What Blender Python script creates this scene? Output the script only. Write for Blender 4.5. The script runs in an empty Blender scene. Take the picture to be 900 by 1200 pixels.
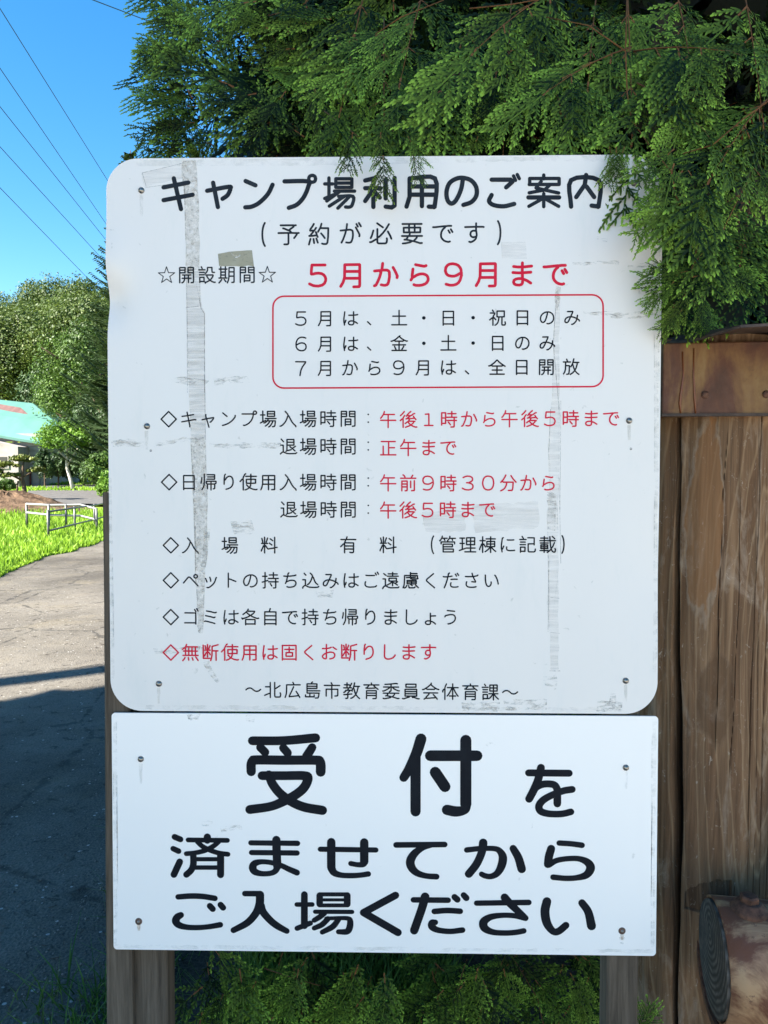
import bpy, math, random
import numpy as np
from mathutils import Vector, Matrix
R = math.radians
SC = bpy.context.scene
COL = SC.collection

# ------------------------------------------------------------------ camera
CAM_H, PITCH, FPX = 1.5, 3.5, 900.0        # eye height, degrees down, focal length for a 900 px wide frame
cam_d = bpy.data.cameras.new('camera'); cam = bpy.data.objects.new('camera', cam_d); COL.objects.link(cam)
cam.location = (0, 0, CAM_H); cam.rotation_euler = (R(90 - PITCH), 0, 0)
cam_d.sensor_fit = 'VERTICAL'; cam_d.sensor_height = 36; cam_d.lens = 27
cam_d.clip_start = 0.05; cam_d.clip_end = 2000
SC.camera = cam

# ------------------------------------------------------------------ light
SUN_EL, SUN_AZ = 42.0, 240.0               # azimuth clockwise from +Y: behind the camera, to the left
world = bpy.data.worlds.new('World'); SC.world = world; world.use_nodes = True
wn, wl = world.node_tree.nodes, world.node_tree.links
sky = wn.new('ShaderNodeTexSky'); sky.sky_type = 'NISHITA'; sky.sun_disc = False
sky.sun_elevation = R(SUN_EL); sky.sun_rotation = R(SUN_AZ)
sky.air_density = 1.0; sky.dust_density = 0.3; sky.ozone_density = 1.6
hs = wn.new('ShaderNodeHueSaturation'); hs.inputs['Hue'].default_value = 0.495; hs.inputs['Saturation'].default_value = 1.4
wl.new(sky.outputs[0], hs.inputs['Color'])
wl.new(hs.outputs[0], wn['Background'].inputs['Color'])
wn['Background'].inputs['Strength'].default_value = 0.058
sd = bpy.data.lights.new('sun', 'SUN'); sd.energy = 5.0; sd.angle = R(0.5); sd.color = (1.0, 0.95, 0.86)
sun = bpy.data.objects.new('sun', sd); COL.objects.link(sun)
SDIR = Vector((math.sin(R(SUN_AZ)) * math.cos(R(SUN_EL)), math.cos(R(SUN_AZ)) * math.cos(R(SUN_EL)), math.sin(R(SUN_EL))))
sun.rotation_euler = SDIR.to_track_quat('Z', 'Y').to_euler(); sun.location = SDIR * 30
SC.view_settings.view_transform = 'Standard'; SC.view_settings.look = 'None'
SC.view_settings.exposure = 2.4; SC.view_settings.gamma = 1.0

# ------------------------------------------------------------------ helpers
def ray(px, py):
    d = ((px - 450) / FPX, 1.0, -(py - 600) / FPX); p = R(PITCH)
    return Vector((d[0], d[1] * math.cos(p) + d[2] * math.sin(p), -d[1] * math.sin(p) + d[2] * math.cos(p)))
def at(px, py, Y):                          # point at depth Y behind a place in the photograph
    r = ray(px, py); return Vector((0, 0, CAM_H)) + r * (Y / r.y)
def gnd(px, py, z=0.0):
    r = ray(px, py); t = (z - CAM_H) / r.z; return Vector((0, 0, CAM_H)) + r * t

def tag(o, label=None, cat=None, group=None, kind=None):
    if label: o['label'] = label
    if cat: o['category'] = cat
    if group: o['group'] = group
    if kind: o['kind'] = kind
    return o
def empty(name, loc=(0, 0, 0), rot=(0, 0, 0)):
    o = bpy.data.objects.new(name, None); COL.objects.link(o); o.location = loc; o.rotation_euler = rot
    o.empty_display_size = 0.2; return o
def link(name, me, parent=None, loc=None, rot=None, scale=None):
    o = bpy.data.objects.new(name, me); COL.objects.link(o)
    if parent: o.parent = parent
    if loc is not None: o.location = loc
    if rot is not None: o.rotation_euler = rot
    if scale is not None: o.scale = scale
    return o
def copy_tree(o, parent=None):
    c = o.copy(); COL.objects.link(c)
    if parent: c.parent = parent
    for ch in list(o.children): copy_tree(ch, c)
    return c
def mesh_np(name, V, F, mat, attr=None, smooth=False):
    """V (n,3), F (m,4) or (m,3) arrays; attr is a per-vertex float named tip"""
    V = np.ascontiguousarray(V, np.float32); F = np.ascontiguousarray(F, np.int32)
    me = bpy.data.meshes.new(name); k = F.shape[1]
    me.vertices.add(len(V)); me.vertices.foreach_set('co', V.ravel())
    me.loops.add(F.size); me.loops.foreach_set('vertex_index', F.ravel())
    me.polygons.add(len(F)); me.polygons.foreach_set('loop_start', np.arange(0, F.size, k, dtype=np.int32))
    me.polygons.foreach_set('loop_total', np.full(len(F), k, np.int32))
    me.polygons.foreach_set('use_smooth', np.full(len(F), smooth, bool))
    if attr is not None:
        a = me.attributes.new('tip', 'FLOAT', 'POINT'); a.data.foreach_set('value', np.ascontiguousarray(attr, np.float32))
    me.materials.append(mat); me.update(calc_edges=True); me.validate(); return me

class MB:
    def __init__(s): s.v = []; s.f = []
    def add(s, vs, fs):
        b = len(s.v); s.v += [tuple(p) for p in vs]; s.f += [tuple(i + b for i in f) for f in fs]; return s
    def box(s, lo, hi, M=None):
        (x0, y0, z0), (x1, y1, z1) = lo, hi
        vs = [Vector(p) for p in ((x0,y0,z0),(x1,y0,z0),(x1,y1,z0),(x0,y1,z0),(x0,y0,z1),(x1,y0,z1),(x1,y1,z1),(x0,y1,z1))]
        if M: vs = [M @ p for p in vs]
        return s.add(vs, [(0,3,2,1),(4,5,6,7),(0,1,5,4),(1,2,6,5),(2,3,7,6),(3,0,4,7)])
    def tube(s, pts, rad, n=8, cap=True):
        pts = [Vector(p) for p in pts]; rad = rad if isinstance(rad, (list, tuple)) else [rad] * len(pts)
        ref = None; vs = []; fs = []
        for i, p in enumerate(pts):
            d = (pts[min(i + 1, len(pts) - 1)] - pts[max(i - 1, 0)]).normalized()
            if ref is None: ref = d.orthogonal().normalized()
            ref = (ref - d * ref.dot(d)).normalized(); b = d.cross(ref)
            for k in range(n):
                a = 2 * math.pi * k / n; vs.append(p + (ref * math.cos(a) + b * math.sin(a)) * rad[i])
        for i in range(len(pts) - 1):
            for k in range(n):
                fs.append((i*n+k, i*n+(k+1)%n, (i+1)*n+(k+1)%n, (i+1)*n+k))
        if cap: fs.append(tuple(range(n))[::-1]); fs.append(tuple((len(pts)-1)*n + k for k in range(n)))
        return s.add(vs, fs)
    def mesh(s, name, mat, smooth=False):
        me = bpy.data.meshes.new(name); me.from_pydata(s.v, [], s.f)
        for m in (mat if isinstance(mat, (list, tuple)) else [mat]): me.materials.append(m)
        if smooth: me.polygons.foreach_set('use_smooth', [True] * len(me.polygons))
        me.update(); return me
    def build(s, name, mat, parent=None, smooth=False, **k): return link(name, s.mesh(name, mat, smooth), parent, **k)
def bevel(o, w=0.002, seg=2):
    m = o.modifiers.new('bevel', 'BEVEL'); m.width = w; m.segments = seg; m.limit_method = 'ANGLE'; return o

# ------------------------------------------------------------------ material helpers
class NT:
    def __init__(s, name, rough=0.6, spec=0.4, metal=0.0):
        s.m = bpy.data.materials.new(name); s.m.use_nodes = True; s.n = s.m.node_tree.nodes; s.l = s.m.node_tree.links
        s.p = s.n['Principled BSDF']; s.out = s.n['Material Output']
        s.p.inputs['Roughness'].default_value = rough; s.p.inputs['Specular IOR Level'].default_value = spec
        s.p.inputs['Metallic'].default_value = metal; s._c = None
    def co(s, kind='Object', scale=(1, 1, 1), loc=(0, 0, 0), rot=(0, 0, 0)):
        t = s.n.new('ShaderNodeTexCoord'); mp = s.n.new('ShaderNodeMapping'); s.l.new(t.outputs[kind], mp.inputs[0])
        mp.inputs['Scale'].default_value = scale; mp.inputs['Location'].default_value = loc; mp.inputs['Rotation'].default_value = rot
        return mp.outputs[0]
    def noise(s, vec, scale, detail=5, rough=0.55, dist=0.0):
        t = s.n.new('ShaderNodeTexNoise'); s.l.new(vec, t.inputs['Vector'])
        t.inputs['Scale'].default_value = scale; t.inputs['Detail'].default_value = detail
        t.inputs['Roughness'].default_value = rough; t.inputs['Distortion'].default_value = dist; return t.outputs['Fac']
    def voro(s, vec, scale, out='Distance', feature='F1'):
        t = s.n.new('ShaderNodeTexVoronoi'); t.feature = feature; s.l.new(vec, t.inputs['Vector']); t.inputs['Scale'].default_value = scale
        return t.outputs[out]
    def ramp(s, fac, stops, interp='LINEAR'):
        r = s.n.new('ShaderNodeValToRGB'); s.l.new(fac, r.inputs[0]); e = r.color_ramp.elements; r.color_ramp.interpolation = interp
        while len(e) < len(stops): e.new(0.5)
        for i, (p, c) in enumerate(stops):
            e[i].position = p; e[i].color = (c, c, c, 1) if isinstance(c, (int, float)) else (*c, 1)
        return r.outputs[0]
    def mix(s, fac, a, b, mode='MIX'):
        x = s.n.new('ShaderNodeMix'); x.data_type = 'RGBA'; x.blend_type = mode
        for v, i in ((fac, 0), (a, 6), (b, 7)):
            if isinstance(v, (int, float)): x.inputs[i].default_value = v if i == 0 else (v, v, v, 1)
            elif isinstance(v, tuple): x.inputs[i].default_value = (*v, 1)
            else: s.l.new(v, x.inputs[i])
        return x.outputs[2]
    def math(s, op, a, b=0.0):
        x = s.n.new('ShaderNodeMath'); x.operation = op
        for v, i in ((a, 0), (b, 1)):
            if isinstance(v, (int, float)): x.inputs[i].default_value = v
            else: s.l.new(v, x.inputs[i])
        return x.outputs[0]
    def attr(s, name='tip'):
        a = s.n.new('ShaderNodeAttribute'); a.attribute_name = name; return a.outputs['Fac']
    def rand(s): return s.n.new('ShaderNodeObjectInfo').outputs['Random']
    def col(s, c):
        if isinstance(c, tuple): s.p.inputs['Base Color'].default_value = (*c, 1)
        else: s.l.new(c, s.p.inputs['Base Color'])
        return s
    def rough(s, r): s.l.new(r, s.p.inputs['Roughness']); return s
    def bump(s, h, strength=0.4, dist=0.002):
        b = s.n.new('ShaderNodeBump'); b.inputs['Strength'].default_value = strength; b.inputs['Distance'].default_value = dist
        s.l.new(h, b.inputs['Height'])
        if s.p.inputs['Normal'].is_linked: s.l.new(s.p.inputs['Normal'].links[0].from_socket, b.inputs['Normal'])
        s.l.new(b.outputs[0], s.p.inputs['Normal']); return s
    def alpha(s, fac):
        t = s.n.new('ShaderNodeBsdfTransparent'); mx = s.n.new('ShaderNodeMixShader')
        s.l.new(fac, mx.inputs[0]); s.l.new(t.outputs[0], mx.inputs[1]); s.l.new(s.p.outputs[0], mx.inputs[2])
        s.l.new(mx.outputs[0], s.out.inputs[0]); return s
    def translucent(s, c, f=0.3):
        t = s.n.new('ShaderNodeBsdfTranslucent'); s.l.new(c, t.inputs[0]); mx = s.n.new('ShaderNodeMixShader'); mx.inputs[0].default_value = f
        s.l.new(s.p.outputs[0], mx.inputs[1]); s.l.new(t.outputs[0], mx.inputs[2]); s.l.new(mx.outputs[0], s.out.inputs[0]); return s
M = {}
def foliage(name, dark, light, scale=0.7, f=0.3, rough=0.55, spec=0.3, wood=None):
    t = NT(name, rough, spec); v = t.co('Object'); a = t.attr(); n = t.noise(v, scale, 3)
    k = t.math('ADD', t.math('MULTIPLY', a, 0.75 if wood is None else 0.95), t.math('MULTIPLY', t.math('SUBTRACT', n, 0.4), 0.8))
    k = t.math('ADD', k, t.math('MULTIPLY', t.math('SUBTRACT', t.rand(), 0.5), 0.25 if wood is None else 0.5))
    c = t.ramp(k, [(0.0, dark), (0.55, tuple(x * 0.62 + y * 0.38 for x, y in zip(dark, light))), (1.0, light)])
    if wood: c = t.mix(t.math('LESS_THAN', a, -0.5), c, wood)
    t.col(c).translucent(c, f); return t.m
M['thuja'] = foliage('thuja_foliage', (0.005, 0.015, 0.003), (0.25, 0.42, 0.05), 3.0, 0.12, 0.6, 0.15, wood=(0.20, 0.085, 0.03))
M['inner'] = foliage('crown_fill_dark', (0.012, 0.014, 0.008), (0.03, 0.04, 0.015), 3.0, 0.0)  # near-black fill colour, stands in for shade inside the crowns
M['olive'] = foliage('hillside_leaves', (0.035, 0.065, 0.012), (0.14, 0.185, 0.035), 0.12, 0.3)
M['broad'] = foliage('broadleaf_leaves', (0.028, 0.06, 0.010), (0.12, 0.205, 0.03), 0.35, 0.3)
M['bright'] = foliage('young_leaves', (0.07, 0.15, 0.015), (0.24, 0.42, 0.05), 0.6, 0.4)
M['dark'] = foliage('dark_evergreen', (0.02, 0.045, 0.012), (0.055, 0.10, 0.025), 0.6, 0.15)
M['pine'] = foliage('pine_needles', (0.05, 0.07, 0.012), (0.18, 0.20, 0.035), 0.8, 0.2)
M['spruce'] = foliage('spruce_needles', (0.028, 0.055, 0.02), (0.09, 0.13, 0.04), 0.8, 0.15)
M['grass'] = foliage('grass_blades', (0.10, 0.20, 0.015), (0.32, 0.50, 0.04), 0.9, 0.4)
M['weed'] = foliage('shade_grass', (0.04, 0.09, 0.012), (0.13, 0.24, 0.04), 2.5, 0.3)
def bark(name, a, b, sc=(30, 30, 3), bs=0.6, d=0.004):
    t = NT(name, 0.85, 0.2); v = t.co('Object', sc); n = t.noise(v, 1.0, 8, 0.65, 0.3)
    t.col(t.ramp(n, [(0.3, a), (0.7, b)])).bump(n, bs, d); return t.m
M['bark'] = bark('brown_bark', (0.03, 0.02, 0.013), (0.12, 0.08, 0.05))
M['twig'] = bark('reddish_twig', (0.08, 0.035, 0.015), (0.20, 0.09, 0.03), (60, 60, 60))
M['palebark'] = bark('pale_bark', (0.35, 0.30, 0.24), (0.65, 0.6, 0.52), (4, 4, 12))
# monoline strokes of each character: flat lists of x, y in a 250-unit em box
GLYPH = {
'、': [[74,223,35,187]],
'い': [[210,186,205,159,195,123,179,90,176,85,167,77],[122,162,123,181,115,201,105,212,95,216,88,216,78,213,69,204,62,190,55,164,51,128,50,76]],
'う': [[54,137,62,123,95,115,124,110,145,110,159,114,171,121,179,132,184,148,182,166,178,178,169,192,156,204,136,215,114,223,94,226],[173,68,84,59]],
'お': [[152,79,140,87,115,92,85,96,45,96],[218,104,207,100,176,78],[94,46,93,214,90,220,86,222,80,223,66,221,50,210,46,202,45,195,46,187,55,175,71,162,87,156,99,148,136,141,159,141,167,142,177,145,185,150,194,161,198,173,198,184,195,195,190,203,177,214,158,221,137,224]],
'か': [[33,228,46,222,61,193,75,159,84,129,87,113,87,107],[34,109,74,105,87,107],[216,163,218,149,216,145,203,115,184,81],[88,220,110,224,121,224,136,219,142,212,148,196,155,157,154,121,151,113,147,108,134,102,93,102],[100,48,93,102],[80,112,80,114,80,112],[80,112,93,102]],
'が': [[34,110,124,102,139,106,146,111,149,116,152,138,152,159,148,187,139,212,134,219,124,224,109,225,88,222],[43,224,60,191,79,139,85,113,91,96,96,49],[179,81,208,134,215,152,213,165],[199,74,185,49],[228,71,209,39]],
'く': [[170,233,79,155,74,149,70,140,73,131,78,125,157,58]],
'ご': [[209,39,224,64],[68,78,95,81,141,81,174,79],[63,158,57,173,57,198,63,209,80,220,98,224,118,226,170,223,188,219,198,207],[184,50,197,73]],
'さ': [[136,53,145,87,153,100,155,109,162,124,176,147,179,159,177,161,166,161,133,157],[208,75,197,84,164,91,120,95,80,95,54,93],[70,159,64,175,63,196,69,209,80,219,95,224,115,227,145,227,173,224,185,220]],
'し': [[207,178,202,189,188,204,177,213,155,223,138,227,117,229,99,226,87,219,79,209,74,191,77,52]],
'す': [[215,86,202,84,123,84,39,86],[143,51,143,116,149,152,149,162,143,191,138,199,127,211,109,222,94,228,78,224],[145,176,117,182,106,179,94,170,89,155,92,138,98,129,104,125,118,120,144,123]],
'だ': [[193,87,179,64],[202,54,219,78],[125,172,120,184,120,203,124,213,130,219,145,224,159,226,188,225,201,223,212,219],[125,129,155,127,201,127],[29,95,41,98,68,98,106,94,137,88],[105,50,92,61,89,88,83,103,82,116,74,146,58,194,42,233]],
'ち': [[43,87,80,90,120,88,178,81,193,74],[106,47,95,57,93,82,88,95,75,154,63,179],[82,220,100,227,124,227,145,224,164,219,178,211,187,201,193,186,194,171,190,160,182,150,172,144,157,140,122,141,105,147,88,155,74,159]],
'で': [[190,220,177,224,168,223,148,218,132,210,116,194,107,177,105,155,108,135,114,121,121,109,132,97,142,89,147,77],[189,139,175,116],[202,73,173,73,152,76,136,76,48,85,30,85],[198,105,214,131]],
'に': [[121,82,134,84,184,84,201,82],[56,231,54,208,48,190,48,143,58,68,59,64,70,54],[77,159,63,194,54,201],[212,212,163,216,146,216,127,211,119,206,114,198,112,191,114,170]],
'の': [[124,220,140,223,162,216,175,210,189,198,199,184,204,173,207,155,207,137,204,125,199,110,194,103,187,94,176,85,161,77,148,73,137,73,110,74,87,83,66,97,51,116,43,134,40,158,41,168,45,184,55,198,59,202,72,205,82,203,89,198,102,180,116,141,127,95,128,74]],
'は': [[222,94,208,98,163,102,109,102],[53,227,51,207,46,188,45,149,57,59],[219,206,190,187,179,185,166,176,137,174,122,178,111,185,107,189,105,198,106,210,112,217,123,223,149,225,163,220,172,208,173,191,170,127,170,59],[71,166,61,195,52,202]],
'ま': [[205,77,152,83,123,84,93,84,60,80],[199,213,170,194,150,185,141,184,123,177,98,177,79,181,65,190,61,203,64,215,71,222,83,227,108,229,123,224,128,220,132,213,134,191,130,124,131,51],[199,126,123,131,93,131,55,128]],
'み': [[69,69,135,68,132,83,115,120,112,134],[195,117,189,163,176,194,156,216,138,229,123,231],[220,189,214,175,202,167,189,164],[104,136,102,149,85,186,77,199,67,207,59,209,51,208,43,204,37,195,36,186,39,172,44,161,54,151,73,140,89,136,126,136,148,141,176,152,189,155]],
'ょ': [[187,125,123,128],[186,227,174,214,149,198,132,194,119,188,105,187,87,188,72,194,67,199,64,204,63,213,65,219,67,223,76,229,93,233,113,231,120,226,124,220,125,200,123,93]],
'ら': [[92,60,158,73,165,73,177,68],[55,183,64,168,71,161,79,158,99,145,115,139,130,135,152,134,167,138,179,144,189,155,194,173,193,186,184,203,169,215,147,223,122,227,93,226,79,220],[71,95,65,148,65,162]],
'り': [[84,44,76,56,70,96,69,167],[93,230,117,223,139,214,156,202,168,187,177,167,180,148,181,132,177,105,169,86,161,76,148,69,133,68,117,73,106,81,94,94,82,113,72,119]],
'キ': [[140,237,140,220,107,56],[40,175,199,148,216,150],[44,107,109,99,121,96,188,85]],
'ゴ': [[201,35,218,65],[175,46,191,73],[50,213,189,213],[53,88,189,89,189,227]],
'ッ': [[198,105,191,116,185,138,175,162,163,180,151,195,133,211,112,225,96,232,80,231],[115,102,127,139,126,152],[62,117,79,160]],
'ト': [[97,51,97,226],[191,154,120,126,98,122]],
'プ': [[48,80,181,80,209,84,217,82,224,77,228,70,229,62,226,53,217,45,202,45,195,49,189,61,188,94,181,123,167,154,158,168,136,192,108,211,81,222,65,220]],
'ペ': [[35,173,88,109,97,101,106,99,116,104,135,122,216,210],[169,102,173,107,184,112,188,112,201,108,209,97,209,88,207,80,202,74,191,69,184,69,175,72,168,80,166,88,166,94,169,102]],
'ミ': [[181,141,167,148,126,136,63,123],[178,221,149,212,91,197,63,191,48,194],[197,81,181,87,127,73,75,64]],
'ャ': [[131,242,106,154,105,144,99,131,92,101,93,86],[46,150,71,144,97,140,110,136,188,123,190,124,187,137,180,148,157,175,146,180]],
'ン': [[211,98,210,115,200,130,182,152,155,176,127,195,104,206,74,216,52,221],[56,66,108,109]],
'予': [[180,177,204,146,209,130],[75,85,89,88,118,101,129,103,146,114,152,125],[30,129,151,128,210,130,225,129],[86,236,109,236,120,234,124,230,126,223,126,129],[51,56,172,56,179,58,197,56],[178,59,174,71,139,96,135,104]],
'会': [[23,117,37,116,47,111,87,86,118,59,126,54,132,37],[206,236,197,222,184,211,181,204,157,179],[43,237,61,225,66,219,69,211,102,175,105,160],[212,159,38,159],[226,116,205,111,173,92,154,79,127,55],[67,102,79,114,170,114,185,101],[64,225,80,227,180,219,185,216]],
'体': [[112,195,190,195],[220,90,163,90,158,93,139,90,85,90],[219,197,199,170,183,145,165,105,150,96],[83,195,98,178,111,158,130,123,138,104,143,99,150,96],[152,43,152,236],[55,238,55,115,54,102,57,83,74,44],[28,144,29,128,38,116,41,112,52,108]],
'使': [[91,69,223,69],[82,238,105,230,126,217,130,211,141,204,151,180,155,148,155,44],[231,231,218,235,211,235,182,229,153,218,121,197,101,175],[20,134,43,108,55,102],[90,37,79,45,60,82,57,95,59,109,59,238],[155,106,99,107,98,153,101,155,162,155,213,154,214,108,212,106,155,106]],
'入': [[89,50,120,85,124,100,135,110,171,178,192,205,217,227,222,240],[25,233,38,230,51,222,71,203,86,185,101,161,111,138,120,109,125,105]],
'全': [[35,230,216,230],[188,178,63,178],[226,130,175,96,152,77,130,54,125,51,119,54,91,83,64,104,33,124,19,125],[124,230,124,128],[200,114,188,126,185,127,64,127,51,114]],
'内': [[178,180,131,134,120,130],[124,44,124,96,120,126,110,147,99,163,84,178,62,192],[170,236,202,234,206,231,207,227,208,85,205,83,42,83,41,238]],
'分': [[32,133,65,95,83,66,94,42],[127,234,165,234,172,231,175,227,178,219,182,196,186,131,62,130,48,116],[221,130,186,92,158,49],[32,238,57,226,74,213,86,198,99,170,104,152,106,130]],
'利': [[127,48,112,47,72,58,30,64],[154,181,154,70],[29,112,124,112],[78,238,78,146],[25,215,28,198,43,180,63,144,75,136],[209,48,209,228,205,234,197,236,176,237,162,231],[123,179,93,151,78,144,76,130,78,105,78,59]],
'前': [[30,80,220,80],[168,236,192,235,199,233,201,231,202,223,202,111],[87,237,108,235,112,227,112,118,109,115,46,116,45,237],[60,38,72,45,84,63,83,80],[182,42,167,66,165,79],[156,116,156,196],[45,188,112,188],[45,152,112,152]],
'北': [[33,102,92,102],[214,87,164,121,148,124],[148,48,148,212,151,224,156,229,167,231,201,231,214,228,219,219,223,194,216,177],[92,236,92,48],[22,211,32,204,74,187,92,184]],
'午': [[202,75,74,75,67,73],[76,38,68,68,46,103,30,121],[124,238,124,75],[30,148,219,148]],
'各': [[183,231,183,174,181,171,68,171,66,173,66,238],[98,42,92,59,87,65,80,70,70,81,33,108],[17,154,31,159],[229,154,214,158,195,153,153,136,138,128,131,122,119,122],[28,167,31,159],[31,159,53,154,85,142,115,128,119,122],[119,122,115,114,92,96,76,80],[66,227,183,227],[90,65,97,67,178,68,179,70,175,82,156,101,136,115,133,122]],
'員': [[21,232,37,236,87,217,103,216],[228,234,213,235,167,218,143,217],[197,172,197,119,195,116,55,116,52,119,52,129,52,197,55,201,194,201,197,198,197,172],[52,144,197,144],[159,201,160,216],[52,172,197,172],[88,216,88,201],[112,89,187,88,188,55,187,52,139,52,66,52,63,53,63,88,112,89]],
'固': [[124,79,124,145],[182,105,69,105],[209,238,209,56,208,55,39,56,39,238],[209,227,39,227],[124,145,164,145,166,148,165,190,126,191,88,191,85,189,85,146,124,145]],
'土': [[124,44,124,226],[205,117,44,117],[220,227,30,227]],
'場': [[83,93,30,93],[179,239,199,236,206,229,209,221,212,197,214,167,118,166],[71,192,87,189,115,165,119,159,126,138],[94,162,73,171,64,173,55,179,28,192],[90,231,108,219,126,201,142,179,145,167],[223,137,92,137],[58,45,58,174],[132,242,149,230,165,209,179,182,181,166],[205,80,205,108,203,110,119,110,116,108,116,77,116,52,117,49,202,49,205,51,205,80],[116,80,205,80]],
'委': [[202,48,182,45,119,53,48,57],[30,90,218,90],[227,137,212,137,178,122,150,104,145,91],[27,167,87,168,100,166,108,167,221,167],[223,232,206,234,142,214,127,213,114,208,81,201,75,197],[21,140,34,140,41,137,71,123,100,103,105,91],[56,201,75,197],[25,232,39,237,84,230,116,222,120,214],[124,53,124,133,119,140,108,145,103,153,101,166],[170,168,167,182,158,194,147,205,145,212],[87,169,83,180,78,188,75,197]],
'島': [[95,192,95,223],[149,199,149,223,148,223,43,223,41,221,41,200],[220,147,60,147],[129,36,118,44,115,59],[212,176,64,176,60,173,60,65,62,62,65,60,181,60,184,64,184,113,182,117,60,117],[165,238,190,237,195,236,199,232,205,213,209,177],[60,90,184,90]],
'市': [[220,77,30,77],[53,211,53,125,196,125,198,127,198,197,196,204,191,208,163,210],[123,238,123,84,128,70,126,60,116,43]],
'帰': [[40,234,55,209,66,176,69,137,69,42],[109,223,109,165],[112,76,199,76],[38,85,37,112,28,154],[107,48,197,49,199,52,199,100,196,104,105,104],[183,225,197,220,199,215,200,165],[153,238,153,131],[200,165,109,165],[200,165,206,159,210,158,216,152,216,133,213,130,95,131,95,153,109,165]],
'広': [[83,226,87,207,113,157,138,99],[170,157,196,197,199,205,207,216,215,232],[32,232,41,208,48,177,50,148,51,75,220,74],[129,43,138,59,141,73],[84,222,107,222,200,211]],
'後': [[204,65,189,68,165,87,154,91,116,91,109,88],[78,90,61,114,58,124,59,238],[24,153,44,134,56,130],[230,234,215,235,194,228,173,219,166,214,160,208],[85,190,109,172,117,169,121,162,128,159,137,141,140,130],[206,164,188,161,137,161,130,159],[95,132,109,128,132,130,202,123],[188,99,200,118,219,140],[99,97,108,87,113,78,145,47,155,40],[73,40,55,63,26,91],[89,237,135,220,147,213,152,208],[152,208,147,201,130,185,119,170],[152,208,160,208],[147,92,142,102,117,118,112,128],[194,163,191,173,187,180,160,208]],
'必': [[200,53,172,99,142,137,106,172,91,177],[20,221,34,220,73,197,89,193],[90,98,90,215,91,225,95,230,102,233,110,234,158,234,171,232,177,226,180,214,182,198,180,186],[190,122,213,163,223,190],[27,183,39,158,52,112],[143,83,88,44]],
'慮': [[184,100,72,107],[144,206,125,194,125,184],[46,236,58,232,66,224,77,204],[185,199,219,232],[30,234,40,208,45,178,49,81,207,81,209,84,206,98,210,107],[100,206,103,227,104,231,109,234,160,234,169,232,179,223],[122,44,121,98,122,112,125,119,143,123,206,122,211,120,215,116,210,107],[202,56,122,56],[210,107,210,108,210,107],[125,184,135,183,143,184,188,184,193,181,194,147,192,144,189,142,152,142,84,142,80,145,80,180,82,184,125,184],[194,162,80,162],[136,182,136,145]],
'持': [[221,159,102,159],[58,43,57,227,54,234,36,236],[92,141,77,147,63,150,50,157,23,163],[27,90,82,90],[141,211,123,181],[223,117,100,117],[212,73,112,73],[162,44,162,117],[163,236,185,235,189,233,191,228,191,118]],
'放': [[30,231,45,205,54,170,56,81],[115,238,140,222,150,214,166,196,173,192],[68,45,78,70],[122,141,135,117,143,112],[159,41,150,79,146,89,143,105,149,119,154,139,164,167,167,173,173,179,173,192],[70,236,93,233,98,222,102,188,103,128,101,127,56,127],[224,238,197,217,180,196,173,192],[116,80,27,80],[223,86,149,85],[204,87,201,112,190,153,181,172,173,177]],
'教': [[115,236,127,233,144,222,159,209,170,196,177,192],[126,182,27,192],[67,43,67,104],[162,43,154,79,150,90,148,104,154,116,167,165,170,172,177,179,177,192],[26,105,87,106,100,103,123,105],[125,49,104,90,101,103],[52,238,72,236,74,234,77,217,77,171,81,163,98,148,102,138],[49,138,70,135,121,136,130,134],[222,238,199,217,183,196,177,192],[27,164,49,149,54,139],[132,146,130,134],[223,86,154,85],[35,67,96,67,109,80],[177,177,183,173,193,151,204,107,205,87],[87,106,76,134],[148,111,139,116,130,134]],
'料': [[112,189,184,177,199,172,223,169],[168,85,138,62],[66,238,66,150,63,135,66,113,66,43],[104,120,28,120],[104,186,79,148,63,143],[104,53,87,103],[25,215,28,200,41,177,52,150,63,143],[32,57,41,91,42,105],[126,116,157,139],[193,238,193,43]],
'断': [[37,50,38,214,119,214],[222,120,148,120],[57,112,125,112],[123,55,108,95],[61,57,67,77,69,93],[124,169,121,158,104,137,89,133],[198,238,198,120],[223,44,152,64,149,67,147,173,141,206,130,243],[91,193,90,125,91,42],[50,186,78,140,89,133]],
'日': [[59,235,59,62,62,59,190,60,191,234],[59,138,191,138],[191,219,59,219]],
'時': [[103,115,223,115],[162,43,162,114],[145,208,130,188,119,177],[221,155,105,155],[36,212,36,60,38,59,84,59,85,60,85,191,36,192],[152,237,184,236,189,234,192,229,193,115],[113,70,214,70],[85,124,36,124]],
'月': [[139,235,174,234,183,233,187,227,188,217,188,59,186,56,67,57,65,159,53,199,34,231],[188,111,66,111],[64,166,188,166]],
'有': [[217,73,32,73],[29,162,62,130,74,124,90,80,100,66,108,40],[77,238,77,131,74,125],[143,232,156,236,175,236,184,234,187,231,189,223,189,116,79,114],[189,154,77,154],[77,192,189,192]],
'期': [[125,73,30,73],[125,182,26,182],[26,242,40,226,59,202],[106,45,106,181],[186,236,209,234,212,227,213,56,211,55,153,55,151,57,149,170,144,204,129,241],[92,201,111,226],[49,45,49,181],[49,145,106,145],[106,109,49,109],[151,107,213,107],[213,159,150,159]],
'案': [[25,153,38,156,88,150,109,145,113,138],[220,182,144,182,137,184,120,185,105,182,29,182],[121,42,125,59],[54,127,82,127,100,131,120,138,138,138,203,155,215,156],[219,98,100,97,87,99,30,98],[123,163,123,238],[115,71,104,86,102,97],[213,78,212,62,211,60,39,60,37,62,37,79],[23,234,55,225,83,211,105,195,112,185],[232,228,216,232,187,221,166,210,149,199,144,195,139,184],[86,99,83,109,77,116,74,124],[170,100,165,113,147,129,144,136]],
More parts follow.
